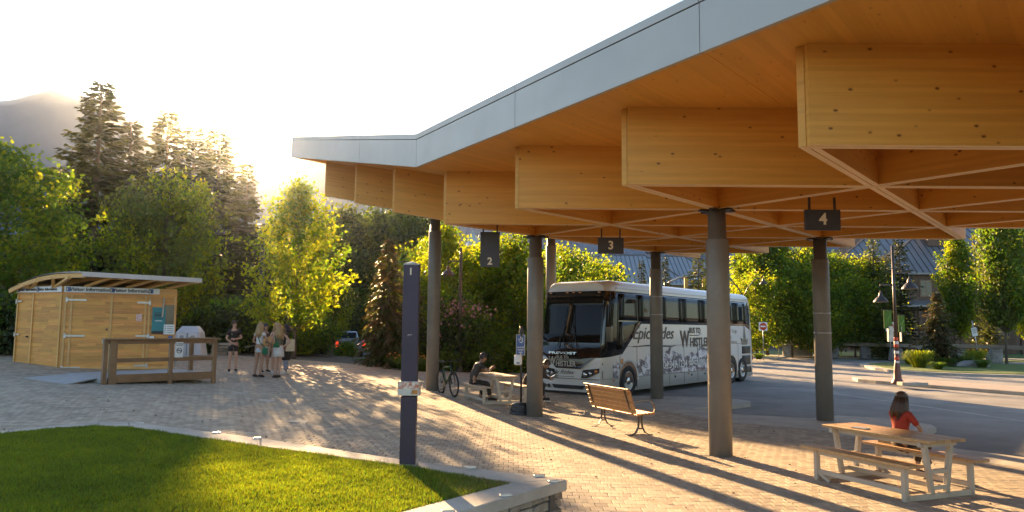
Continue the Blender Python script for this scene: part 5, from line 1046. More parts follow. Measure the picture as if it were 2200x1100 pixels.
# ================================================================== FURNITURE
def picnic(label, loc, rz, topmat, legmat, group='picnic tables under the canopy'):
    """local x along the table, near leg frame at -x; y across"""
    t = thing('picnic_table', label, 'picnic table', loc, rz, group); LX = .72
    for k in range(5): MB().box((0, -.27 + k * .135, .735), (1.76, .125, .038)).build('table_plank', topmat, t, bevel=.005)
    for s, yb in ((-1, -.60), (1, .60)):
        for k in (-1, 1): MB().box((0, yb + k * .068, .455), (1.80, .128, .038)).build('seat_plank', topmat, t, bevel=.005)
        for x in (-LX, LX): MB().bar((x, yb, 0), (x, yb, .436), .075, .06, (1, 0, 0)).build('bench_leg', legmat, t, bevel=.006)
        MB().bar((-LX, yb, .40), (LX, yb, .40), .035, .07).build('seat_rail', legmat, t)
        MB().bar((-LX, yb, .13), (LX, yb, .13), .045, .06).build('bench_stretcher', legmat, t)
    for x in (-LX, LX):
        for s in (-1, 1): MB().bar((x, s * .13, .05), (x, s * .24, .70), .07, .06, (1, 0, 0)).build('table_leg', legmat, t, bevel=.006)
        MB().bar((x, -.6, .04), (x, .6, .04), .06, .075).build('foot_rail', legmat, t, bevel=.005)
        MB().bar((x, -.17, .34), (x, .17, .34), .045, .055).build('cross_rail', legmat, t); MB().bar((x, -.14, .14), (x, .14, .14), .045, .055).build('cross_rail', legmat, t)
        MB().bar((x, -.33, .685), (x, .33, .685), .05, .06).build('top_bearer', legmat, t)
    MB().bar((-LX, 0, .145), (LX, 0, .145), .05, .06).build('center_stretcher', legmat, t)
    for s in (-1, 1): MB().bar((-LX, s * .2, .68), (LX, s * .2, .68), .04, .06).build('apron', legmat, t)
    for s in (-1, 1): MB().bar((LX - .02, s * .6, .12), (LX - .22, s * .6, .02), .04, .04).build('brace', legmat, t)
    return t
Av, Bv, Cv, Dv = G(1950, 1079, 0), G(1745, 1031, 0), G(2104, 1067, 0), G(1884, 1016, 0)
ctr = (Av + Bv + Cv + Dv) / 4; ldir = ((Bv - Av) + (Dv - Cv)).normalized(); lang = math.atan2(ldir.y, ldir.x)
pt1 = picnic('oiled timber picnic table with pale legs at the right front', ctr, lang, M_TABTOP, M_WHITEWOOD)
T2 = G(1035, 868); c2 = T2 + ldir * .72 + Vector((ldir.y, -ldir.x, 0)) * .6; c2 += Vector((.06, .02, 0)); c2.z = gz(c2.x, c2.y)
pt2 = picnic('weathered picnic table beside the bicycle in the middle distance', c2, lang, pm('greyed_table_plank', (.48, .36, .27), (.38, .28, .2), 3, .6, 0, .3, 30, rnd=.08, stretch=(8, 1, 8)), M_WHITEWOOD)
ph = thing('tablet', 'flat grey slate lying on the front picnic table', 'tablet', pt1.matrix_basis @ Vector((.32, .18, .762)), lang + .2); MB().box((0, 0, 0), (.22, .12, .012)).build('case', M_STUD, ph, bevel=.004)
# slatted bench on fanned iron legs; local x along, +y faces the road
BLp, BRp = G(1282, 917, 0), G(1361, 937, 0); bdv = (BRp - BLp); bl_ = bdv.length; ang = math.atan2(bdv.y, bdv.x)
be = thing('slatted_bench', 'slatted timber bench with fanned iron legs and hoop armrests seen from behind', 'bench', (BLp + BRp) / 2, ang); hx = bl_ / 2
# behind is -y (towards camera) : seat extends to +y
for k in range(5): MB().box((0, .02 + k * .085, .43 + .004 * k - .012 * (k == 0)), (bl_ + .34, .076, .036)).build('seat_slat', M_SLAT, be, bevel=.006)
for k in range(5):
    z = .50 + k * .088; y = -.055 - .028 * k; o = MB().box((0, 0, 0), (bl_ + .34, .034, .078)).build('back_slat', M_SLAT, be, bevel=.006); o.location = (0, y, z); o.rotation_euler.x = R(16)
o = MB().box((0, 0, 0), (bl_ + .34, .06, .035)).build('top_slat', M_SLAT, be, bevel=.006); o.location = (0, -.205, .925)
for s in (-1, 1):
    x = s * hx
    for sg in (-1, 1):
        pth = [(x, .16 + sg * .03, .41), (x, .16 + sg * .032, .28), (x, .16 + sg * .05, .16), (x, .16 + sg * .11, .06), (x, .16 + sg * .20, .015), (x, .16 + sg * .28, .008)]
        q = MB()
        for a, b in zip(pth[:-1], pth[1:]): q.bar(a, b, .055, .014, (0, 1, .01))
        q.build('leg', M_IRON, be)
    q = MB(); pb = [(x, .38, .41), (x, .05, .405), (x, -.03, .44), (x, -.085, .55), (x, -.22, .93)]
    for a, b in zip(pb[:-1], pb[1:]): q.bar(a, b, .05, .014, (0, .5, 1))
    q.build('back_bracket', M_IRON, be)
    q = MB(); pa = [(x + s * .1, -.12, .66), (x + s * .1, .20, .70), (x + s * .1, .34, .69), (x + s * .1, .42, .62), (x + s * .1, .44, .53), (x + s * .1, .40, .44)]
    for a, b in zip(pa[:-1], pa[1:]): q.bar(a, b, .045, .012, (0, .3, 1))
    q.build('armrest', M_IRON, be)
    MB().box((x, .16, .14), (.05, .08, .02)).build('leg_tie', M_IRON, be)
# hand sanitiser stand
P = G(1119, 891, .03); ss = thing('sanitiser_stand', 'hand sanitiser post with blue sign, white dispenser and ribbed black base', 'sanitiser stand', P)
MB().lathe([(.27, 0), (.285, .03), (.27, .07), (.255, .085), (.265, .10), (.25, .16), (.235, .175), (.24, .19), (.225, .26), (.2, .29), (.1, .30), (.001, .30)], 28).build('weighted_base', M_BLACK, ss)
MB().tube([(0, 0, .28), (0, 0, 1.80)], .026, 10).build('post', M_BLACK, ss)
MB().lathe([(.035, 1.78), (.06, 1.80), (.062, 2.0), (.04, 2.06), (.045, 2.13), (.001, 2.14)], 14).build('post_top', M_BLACK, ss)
s_ = MB().box((-.02, -.05, 1.68), (.20, .012, .48)).build('sign_plate', M_BLUE, ss, bevel=.003)
MB().box((-.02, -.049, 1.68), (.215, .008, .495)).build('sign_border', M_WHITE, ss)
for k, s in enumerate(('SANITIZE', 'HANDS', 'HERE')): text(s, .042, ss, (-.02, -.058, 1.62 - k * .06), 0, M_WHITE, 'lettering', .001)
q = MB(); 
for a, b in (((-.05, 1.76), (.0, 1.73)), ((.0, 1.73), (.04, 1.78)), ((-.04, 1.80), (.02, 1.86)), ((-.06, 1.78), (-.06, 1.84)), ((-.02, 1.84), (-.02, 1.89)), ((.01, 1.78), (.03, 1.84))): q.bar((a[0] - .0, -.058, a[1]), (b[0], -.058, b[1]), .014, .004, (0, 1, 0))
q.build('hand_symbol', M_WHITE, ss, kind='stuff'); MB().lathe([(.018, 0), (.001, .001)], 10, Matrix.Translation((-.02, -.057, 1.46)) @ Matrix.Rotation(math.pi / 2, 4, 'X')).build('sign_dot', M_WHITE, ss)
MB().box((-.08, -.10, 1.32), (.19, .12, .25)).build('dispenser', M_WHITE, ss, bevel=.03); MB().box((-.08, -.163, 1.25), (.07, .006, .03)).build('dispenser_label', M_BLUE, ss); MB().box((0, -.05, 1.35), (.06, .06, .03)).build('bracket', M_IRON, ss)
# bicycle
def bicycle():
    P0, P1 = G(976, 853), G(948, 844); v = (P0 - P1); v.z = 0; a = math.atan2(v.y, v.x)
    b = thing('bicycle', 'dark mountain bicycle parked between the leftmost column and the picnic table', 'bicycle', (P0 + P1) / 2, a); WB = .55; r = .34
    def whl(x, nm='wheel'):
        w_ = MB().tube([(x + r * math.cos(t), 0, r + r * math.sin(t)) for t in np.linspace(0, 2 * math.pi, 29)], .028, 6, cap=False).build('wheel', M_RUBBER, b)
        MB().tube([(x + (r - .035) * math.cos(t), 0, r + (r - .035) * math.sin(t)) for t in np.linspace(0, 2 * math.pi, 29)], .012, 5, cap=False).build('rim', M_IRON, w_)
        MB().tube([(x, -.05, r), (x, .05, r)], .03, 8).build('hub', M_STEEL, w_)
        q = MB()
        for k in range(14): t = k * math.pi / 7; q.tube([(x, .02 * (-1) ** k, r), (x + (r - .04) * math.cos(t), 0, r + (r - .04) * math.sin(t))], .0022, 3)
        q.build('spokes', M_STEEL, w_, kind='stuff'); MB().lathe([(.08, 0), (.08, .003)], 14, Matrix.Translation((x, .05, r)) @ Matrix.Rotation(math.pi / 2, 4, 'X')).build('brake_disc', M_STEEL, w_)
    whl(-WB); whl(WB)
    FR = pm('green_bike_frame', (.04, .12, .03), (.03, .08, .02), 5, .3, .2, coat=.4)
    bb = (-.1, 0, .31); st_ = (-.28, 0, .78); hd = (.34, 0, .84); hb = (.38, 0, .70)
    q = MB(); 
    for p_, q_, rr in ((bb, st_, .018), (bb, hb, .024), (st_, hd, .018)): q.tube([p_, q_], rr, 8)
    for s in (-.05, .05): q.tube([bb, (-WB, s, r)], .011, 6); q.tube([(-.25, 0, .7), (-WB, s, r)], .009, 6)
    q.build('frame', FR, b); q = MB(); q.tube([(.33, 0, .92), (.4, 0, .62)], .022, 8)
    for s in (-.055, .055): q.tube([(.40, s, .62), (WB, s, r)], .017, 6)
    q.bar((.4, -.055, .62), (.4, .055, .62), .03, .04); q.build('fork', M_BLACK, b)
    q = MB(); q.tube([(.33, 0, .92), (.28, 0, .98), (.27, -.1, 1.0), (.24, -.36, .99)], .013, 6); q.tube([(.28, 0, .98), (.27, .1, 1.0), (.24, .36, .99)], .013, 6); q.build('handlebar', M_BLACK, b)
    for s in (-1, 1): MB().tube([(.245, s * .27, .99), (.24, s * .37, .99)], .019, 8).build('grip', M_RUBBER, b); MB().tube([(.27, s * .22, 1.0), (.33, s * .3, .98)], .007, 5).build('brake_lever', M_BLACK, b)
    MB().tube([(-.28, 0, .78), (-.32, 0, .93)], .014, 6).build('seat_post', M_IRON, b); q = MB().box((-.34, 0, .955), (.27, .12, .045)); q.v = [(x, y * (.35 if x > -.3 else 1), z) for x, y, z in q.v]; q.build('saddle', M_BLACK, b, bevel=.014)
    MB().lathe([(.085, 0), (.085, .008)], 20, Matrix.Translation((-.1, -.05, .31)) @ Matrix.Rotation(math.pi / 2, 4, 'X')).build('chainring', M_IRON, b)
    for s, z in ((-1, .17), (1, .45)): MB().bar((-.1, s * .08, .31), (-.1, s * .09, z), .02, .012, (0, 1, 0)).build('crank', M_IRON, b); MB().box((-.1, s * .13, z), (.09, .09, .02)).build('pedal', M_BLACK, b)
    MB().tube([(-.1, -.045, .39), (-WB, -.045, r + .04)], .005, 4).build('chain', M_IRON, b)
    b.rotation_euler.x = .05; return b
bicycle()
# street lamps with bell shades
M_POLE = pm('bronze_pole', (.085, .062, .05), (.06, .045, .038), 3, .4, .4, .1, 30)
def bell(parent, x, y, z, s=1.0, nm='lamp_shade'):
    sh = MB().lathe([(.30, 0), (.305, .012), (.27, .07), (.22, .14), (.17, .20), (.10, .25), (.085, .30), (.075, .38), (.03, .42), (.025, .5)], 24, Matrix.Translation((x, y, z)) @ Matrix.Scale(s, 4)).build(nm, M_POLE, parent)
    MB().lathe([(.16 * s, z + .02), (.17 * s, z + .05), (.1 * s, z + .09)], 16, Matrix.Translation((x, y, 0))).build('lens', pm('lamp_lens', (.5, .5, .48), (.45, .45, .43), 3, .2), sh); return sh
# twin lamp on the median
P = G(1929, 825, .036); H_ = 5.55; tl_ = thing('street_lamp', 'bronze twin-arm street lamp with green banner on the median', 'street lamp', P)
MB().lathe([(.24, 0), (.25, .04), (.22, .10), (.15, .22), (.13, .5), (.10, .8), (.085, .84), (.075, 1.2)], 18).build('base', pm('rust_red_base', (.16, .06, .04), (.10, .04, .03), 4, .5), tl_)
MB().tube([(0, 0, 1.1), (0, 0, H_)], [.07, .05], 14).build('pole', M_POLE, tl_)
for z in (1.72, 1.45, .95): MB().lathe([(.083, z), (.084, z + .02), (.084, z + .11), (.083, z + .13)], 16).build('reflective_band', pm('red_reflector', (.55, .06, .03), (.45, .05, .02), 9, .4), tl_)
for z in (1.58, 1.2, .8): MB().lathe([(.087, z), (.088, z + .02), (.088, z + .09), (.087, z + .11)], 16).build('reflective_band', M_WHITE, tl_)
MB().bar((-.02, 0, 4.45), (.72, 0, 4.45), .045, .06).build('arm', M_POLE, tl_); MB().bar((.02, 0, 3.95), (-.52, .1, 3.95), .045, .06).build('arm', M_POLE, tl_); MB().bar((-.25, 0, 4.62), (.25, 0, 4.62), .03, .03).build('cross_bar', M_POLE, tl_); MB().bar((.3, 0, 4.52), (.95, 0, 4.52), .02, .02).build('cross_bar', M_POLE, tl_)
bell(tl_, .64, 0, 3.78, 1.05); bell(tl_, -.50, .1, 3.25, .95)
M_BAN = pm('green_banner', (.10, .20, .025), (.08, .17, .02), 3, .6, trans=((1.1, 1.1, 1), .3))
for x0, z1, z0 in ((-.30, 2.95, 2.20), (.24, 2.75, 2.05)):
    bn_ = MB().box((x0, .0, (z0 + z1) / 2), (.32 if x0 < 0 else .26, .012, z1 - z0)).build('banner', M_BAN, tl_)
    for k in range(3): MB().tube([(x0 - .12 + k * .05, -.01, z0 + .08), (x0 - .04 + k * .04, -.01, (z0 + z1) / 2), (x0 + .10, -.01, z1 - .25 + k * .04)], .006, 4).build('printed_curve', pm('pale_green_print', (.3, .5, .15), (.25, .45, .12)), bn_)
    MB().bar((-.02, 0, z1 - .01), (x0 * 1.75, 0, z1 - .01), .02, .02).build('banner_arm', M_POLE, tl_)
for x in (-.22, .2): MB().box((x, 0, 1.98), (.2 if x < 0 else .03, .14, .62)).build('control_box', M_STEEL, tl_, bevel=.01)
MB().box((.18, -.75, .06), (1.0, .45, .14)).build('plinth_block', M_CONC, tl_, bevel=.02)
# single-arm lamp behind the table
P = at(988, 704, 33); P.z = 0; sl = thing('street_lamp', 'bronze single-arm street lamp behind the bicycle', 'street lamp', P); MB().tube([(0, 0, 0), (0, 0, 5.65)], [.08, .055], 12).build('pole', M_POLE, sl)
MB().tube([(0, 0, 5.05), (-.42, 0, 5.05), (-.56, 0, 5.0), (-.56, 0, 4.9)], .03, 8).build('arm', M_POLE, sl); bell(sl, -.56, 0, 4.40, 1.0); MB().bar((-.3, 0, 3.05), (.35, 0, 3.05), .03, .03).build('cross_bar', M_POLE, sl)
MB().lathe([(.16, 0), (.17, .3), (.1, .4), (.09, .8)], 14).build('base', M_POLE, sl)
# curved arm lamp at left
P = gl(557, 41); la = thing('street_lamp', 'tall street lamp with a long curved arm before the backlit conifers', 'street lamp', P); top = at(557, 520, 41).z - P.z
MB().tube([(0, 0, 0), (0, 0, top)], [.14, .11], 12).build('pole', M_POLE, la); sh = (at(473, 500, 41) - P); x1 = sh.x
MB().tube([(0, 0, top - .2), (-.25, 0, top + .28), (-.8, 0, top + .62), (-1.5, 0, top + .68), (x1, 0, top + .6), (x1, 0, sh.z + .3)], .035, 8).build('curved_arm', M_POLE, la); bell(la, x1, 0, sh.z - .1, 1.0)
# lamp heads showing behind the pylon
P = gl(884, 38); lb = thing('street_lamp', 'twin-headed street lamp hidden behind the purple pylon', 'street lamp', P); top = at(884, 566, 38).z - P.z; MB().tube([(0, 0, 0), (0, 0, top)], [.09, .06], 10).build('pole', M_POLE, lb)
for s in (-1, 1): MB().tube([(0, 0, top), (s * .4, 0, top + .12), (s * .75, 0, top + .02), (s * .78, 0, top - .1)], .03, 7).build('arm', M_POLE, lb); bell(lb, s * .78, 0, top - .58, .9)
# Y lamp beyond the coach
P = gl(1598, 56, -.05); lc = thing('street_lamp', 'branching twin-arm street lamp behind the rear of the coach', 'street lamp', P); top = at(1598, 636, 56).z - P.z; MB().tube([(0, 0, 0), (0, 0, top)], [.1, .07], 10).build('pole', M_POLE, lc)
for s in (-1, 1): MB().tube([(0, 0, top - .1), (s * .35, 0, top + .6), (s * .9, 0, top + 1.25), (s * 1.55, 0, top + 1.45)], .045, 7).build('arm', M_POLE, lc); bell(lc, s * 1.55, 0, top + .9, 1.0)
# traffic signal behind the coach
P = gl(1448, 70, 0); ts = thing('traffic_signal', 'grey overhead traffic signal mast behind the coach', 'traffic signal', P); a_ = at(1448, 600, 70).z
MB().tube([(-.8, 0, 0), (-.8, 0, a_)], .1, 10).build('pole', M_STEEL, ts); MB().tube([(-.8, 0, a_ - .5), (.6, 0, a_ + .2), (3.4, 0, a_ + .45)], .09, 8).build('mast_arm', M_STEEL, ts)
for x in (1.2, 2.9): h_ = MB().box((x, 0, a_ - .35), (.35, .3, 1.0)).build('signal_head', pm('yellow_signal_housing', (.5, .25, .03), (.4, .2, .02), 4, .5), ts, bevel=.03)
# no-entry and parking signs
M_NOE = pm('no_entry_red', (.62, .07, .02), (.5, .06, .02), 6, .4)
def noentry(px, py, d, label):
    P = at(px, py, d); P.z = -.06; s = thing('no_entry_sign', label, 'road sign', P, .05, 'no entry signs'); top = at(px, 692, d).z + .06; w_ = .64
    MB().tube([(0, .03, 0), (0, .03, top)], .03, 8).build('post', M_STEEL, s); pl_ = MB().box((0, 0, top - w_ / 2), (w_, .02, w_)).build('plate', M_WHITE, s, bevel=.008)
    MB().lathe([(.27, 0), (.27, .006), (.001, .0065)], 24, Matrix.Translation((0, -.011, top - w_ / 2)) @ Matrix.Rotation(math.pi / 2, 4, 'X')).build('red_disc', M_NOE, pl_); MB().box((0, -.019, top - w_ / 2), (.40, .006, .10)).build('white_bar', M_WHITE, pl_)
noentry(1641, 769, 55, 'no entry sign on a thin post right of the coach'); noentry(1915, 772, 52, 'no entry sign half hidden by the green lamp banner')
P = at(2106, 778, 50); P.z = -.05; pk = thing('parking_sign', 'small white parking notice on a tilted post in the island planting', 'road sign', P); pk.rotation_euler.y = -.13
MB().tube([(0, .03, 0), (0, .03, 2.95)], .035, 8).build('post', M_STEEL, pk); b_ = MB().box((0, 0, 2.2), (.36, .02, .56)).build('plate', M_WHITE, pk)
for k, s in enumerate(('PRIVATE', 'PARKING', 'ONLY')): text(s, .075, pk, (0, -.013, 2.38 - k * .12), 0, M_INK, 'lettering', .002)
P = at(1673, 755, 62); P.z = 0; ms = thing('map_sign', 'little blue-topped map board on a thin post among the far trees', 'sign', P); MB().tube([(0, 0, 0), (0, 0, 2.2)], .03, 6).build('post', M_STEEL, ms); MB().box((.35, 0, 1.85), (.62, .04, .6)).build('board', pm('tan_map', (.4, .3, .18), (.3, .24, .14), 9, .6), ms); MB().box((.35, -.01, 2.2), (.62, .05, .12)).build('header', M_BLUE, ms)
P = gl(1672, 60, .03); cb = thing('stone_bench', 'low concrete planter bench between the stone posts', 'bench', at(1718, 760, 63)); cb.location.z = -.03
MB().box((0, 0, .4), (1.9, .6, .75)).build('block', M_CONC, cb, bevel=.02); MB().lathe([(.001, .8), (.14, .85), (.2, .95), (.12, 1.08), (.001, 1.1)], 10, Matrix.Translation((-.2, 0, 0))).build('flowers', pm('pale_pink_flower', (.5, .25, .2), (.4, .15, .12), 20, .8), cb)
# timber rail on stone posts, far side of the loop
M_OLDW = pm('weathered_rail_timber', (.32, .26, .18), (.24, .19, .13), 2, .7, 0, .4, 20)
wp = [G(1690, 767, -.05), G(1757, 768.5, -.05), G(1792, 769, -.05), G(1857, 770.5, -.05), G(1925, 774, -.05), G(1988, 777, -.05), G(2062, 776, -.05), G(2140, 779, -.05), G(2240, 786, -.05)]
wr = thing('rail_fence', 'long weathered timber rail on rough granite posts across the bus loop', 'fence', wp[0])
for k, p in enumerate(wp):
    q = MB().box((0, 0, .48), (.78 if k > 3 else .62, .5, 1.0)); q.v = [(x + random.gauss(0, .05), y + random.gauss(0, .05), z + (random.gauss(0, .04) if z > .5 else 0)) for x, y, z in q.v]
    o = q.build('granite_post', M_ROCK, wr, bevel=.05); o.location = p - wp[0]
for a, b in zip(wp[:-1], wp[1:]): MB().bar(a - wp[0] + Vector((0, 0, 1.12)), b - wp[0] + Vector((0, 0, 1.12)) - (b - a).normalized() * .02, .34, .26).build('rail', M_OLDW, wr, bevel=.02)
for px, py, sx_, sy_, sz_, lb in ((2092, 790, 2.2, .8, .42, 'flat granite boulder in the island planting'), (1950, 770, .7, .5, .6, 'small granite boulder beside the rail fence'), (2130, 775, .8, .6, .7, 'rounded boulder leaning on a fence post'), (1932, 771, .7, .5, 1.3, 'upright granite boulder behind the street lamp')):
    bm = bmesh.new(); bmesh.ops.create_icosphere(bm, subdivisions=2, radius=.5); rg = random.Random(px)
    for v in bm.verts: v.co *= rg.uniform(.85, 1.1); v.co.x *= sx_; v.co.y *= sy_; v.co.z = max(-.1, v.co.z * sz_ * 1.6 + .1)
    me = bpy.data.meshes.new('boulder'); bm.to_mesh(me); bm.free(); me.materials.append(M_ROCK); o = put('boulder', me, None, G(px, py, 0)); tag(o, lb, 'boulder', 'granite boulders across the loop')
# parked truck glimpsed under the trees
P = at(752, 767, 49); P.z = .1; tk = thing('pickup_truck', 'silver pickup truck with lit red tail lamps parked beyond the plaza', 'truck', P, .32); M_CAR = pm('silver_car_paint', (.35, .36, .38), (.32, .33, .35), 2, .25, .4, coat=.6)
q = MB(); prof_ = [(-.95, .45), (.95, .45), (.95, 1.10), (.95, 1.12), (-.95, 1.12)]
MB().box((0, 0, .82), (1.9, .1, .62)).build('tailgate', M_CAR, tk, bevel=.03)
for x in (-.92, .92): MB().box((x, 1.3, .80), (.1, 2.6, .66)).build('bed_side', M_CAR, tk, bevel=.03)
MB().box((0, 1.3, .55), (1.8, 2.5, .1)).build('bed_floor', M_BLACK, tk); MB().box((0, 3.6, .80), (1.92, 2.0, .72)).build('cab_body', M_CAR, tk, bevel=.05)
q = MB().box((0, 3.5, 1.42), (1.7, 1.8, .56), taper=.84).build('cab_top', M_CAR, tk, bevel=.06); MB().box((0, 2.62, 1.42), (1.35, .06, .38)).build('rear_window', M_GLASS, tk)
for x in (-.76, .76): MB().box((x * 1.04, 3.5, 1.42), (.06, 1.4, .36)).build('side_window', M_GLASS, tk)
MB().box((0, 5.1, .75), (1.86, 1.1, .5)).build('bonnet', M_CAR, tk, bevel=.08); MB().box((0, -.12, .48), (1.9, .16, .2)).build('bumper', M_IRON, tk, bevel=.02)
M_TAIL = bpy.data.materials.new('lit_tail_lamp'); M_TAIL.use_nodes = True; b_ = M_TAIL.node_tree.nodes['Principled BSDF']; b_.inputs['Base Color'].default_value = (.6, .02, .01, 1); b_.inputs['Emission Color'].default_value = (1, .05, .02, 1); b_.inputs['Emission Strength'].default_value = .35
for x in (-.86, .86): MB().box((x, -.07, .88), (.16, .06, .36)).build('tail_lamp', M_TAIL, tk)
MB().box((0, -.21, .5), (.5, .01, .12)).build('licence_plate', M_WHITE, tk)
for y in (.9, 4.6):
    for x in (-.82, .82):
        w_ = MB().lathe([(.24, -.12), (.37, -.1), (.38, 0), (.37, .1), (.24, .12)], 20, Matrix.Translation((x, y, .38)) @ Matrix.Rotation(math.pi / 2, 4, 'Y')).build('wheel', M_RUBBER, tk); MB().lathe([(.23, -.11), (.001, -.08), (.001, .08), (.23, .11)], 14, Matrix.Translation((x, y, .38)) @ Matrix.Rotation(math.pi / 2, 4, 'Y')).build('rim', M_STEEL, w_)
P = at(697, 722, 62); P.z = .1; vn = thing('van', 'pale van glimpsed on the far road above the sunlit turf', 'van', P, 1.2); MB().box((0, 0, 1.1), (1.8, 4.2, 1.3)).build('body', M_BODY, vn, bevel=.12); MB().box((0, -.2, 1.5), (1.84, 2.6, .4)).build('window', M_GLASS, vn)
for y in (-1.4, 1.4): 
    for x in (-.85, .85): MB().lathe([(.3, -.1), (.32, 0), (.3, .1)], 16, Matrix.Translation((x, y, .32)) @ Matrix.Rotation(math.pi / 2, 4, 'Y')).build('wheel', M_RUBBER, vn)
MB().tube([(0, 0, 0), (0, 0, 2.4)], .03, 8).build('sign_post', M_STEEL)
o = bpy.data.objects['sign_post']; o.location = gl(709, 43, .1); o.name = 'bare_post'; tag(o, 'thin bare metal post behind the slim grey stone marker', 'post')
# ================================================================== PEOPLE
def skin(nodes, edges, sub=2, root=0):
    """nodes: [(x,y,z,radius or (rx,ry))]"""
    me = bpy.data.meshes.new('s'); me.from_pydata([n[:3] for n in nodes], edges, []); o = bpy.data.objects.new('s', me); COL.objects.link(o)
    m = o.modifiers.new('k', 'SKIN'); m.use_smooth_shade = True
    for i, n in enumerate(nodes): r = n[3]; me.skin_vertices[0].data[i].radius = r if hasattr(r, '__len__') else (r, r)
    for i in range(len(nodes)): me.skin_vertices[0].data[i].use_root = (i == root)
    s = o.modifiers.new('u', 'SUBSURF'); s.levels = sub; s.render_levels = sub
    bpy.context.view_layer.update(); out = bpy.data.meshes.new_from_object(o.evaluated_get(bpy.context.evaluated_depsgraph_get())); bpy.data.objects.remove(o); return out
def join(meshes, name, mats):
    bm = bmesh.new()
    for me, mi in meshes:
        k = len(bm.faces); bm.from_mesh(me); bm.faces.ensure_lookup_table()
        for f in bm.faces[k:]: f.material_index = mi; f.smooth = True
    out = bpy.data.meshes.new(name); bm.to_mesh(out); bm.free(); out.materials.clear()
    for m in mats: out.materials.append(m)
    return out
def skinmat(n, c): return pm(n, c, tuple(v * .86 for v in c), 9, .5, 0, .05, 60)
SK_P = skinmat('fair_skin', (.50, .29, .20)); SK_M = skinmat('tanned_skin', (.36, .20, .125)); SK_D = skinmat('brown_skin', (.22, .12, .075))
def cloth(n, c): return pm(n, c, tuple(v * .75 for v in c), 7, .85, 0, .35, 25)
M_SHOE = cloth('dark_shoe', (.03, .026, .025)); M_SOLE = pm('pale_sole', (.6, .58, .55))
def hand(mb, w_, d, pn):
    """palm, four unequal bent fingers and a side thumb, added to a mesh builder"""
    w_, d, pn = Vector(w_), Vector(d).normalized(), Vector(pn).normalized(); sdv = d.cross(pn).normalized()
    pal = w_ + d * .045; mb.tube([w_ - d * .01, w_ + d * .03, w_ + d * .085], [.024, .034, .030], 8)
    for k, ln in enumerate((.062, .074, .068, .052)):
        b = w_ + d * .085 + sdv * (.026 - k * .0175); m1 = b + d * ln * .5 + pn * ln * .10; e_ = m1 + d * ln * .38 + pn * ln * .32; mb.tube([b - d * .02, b, m1, e_], [.009, .0088, .0078, .006], 5)
    b = w_ + d * .025 + sdv * .03; mb.tube([b - sdv * .012, b + sdv * .02 + d * .02, b + sdv * .028 + d * .05 + pn * .012], [.012, .0105, .008], 5)
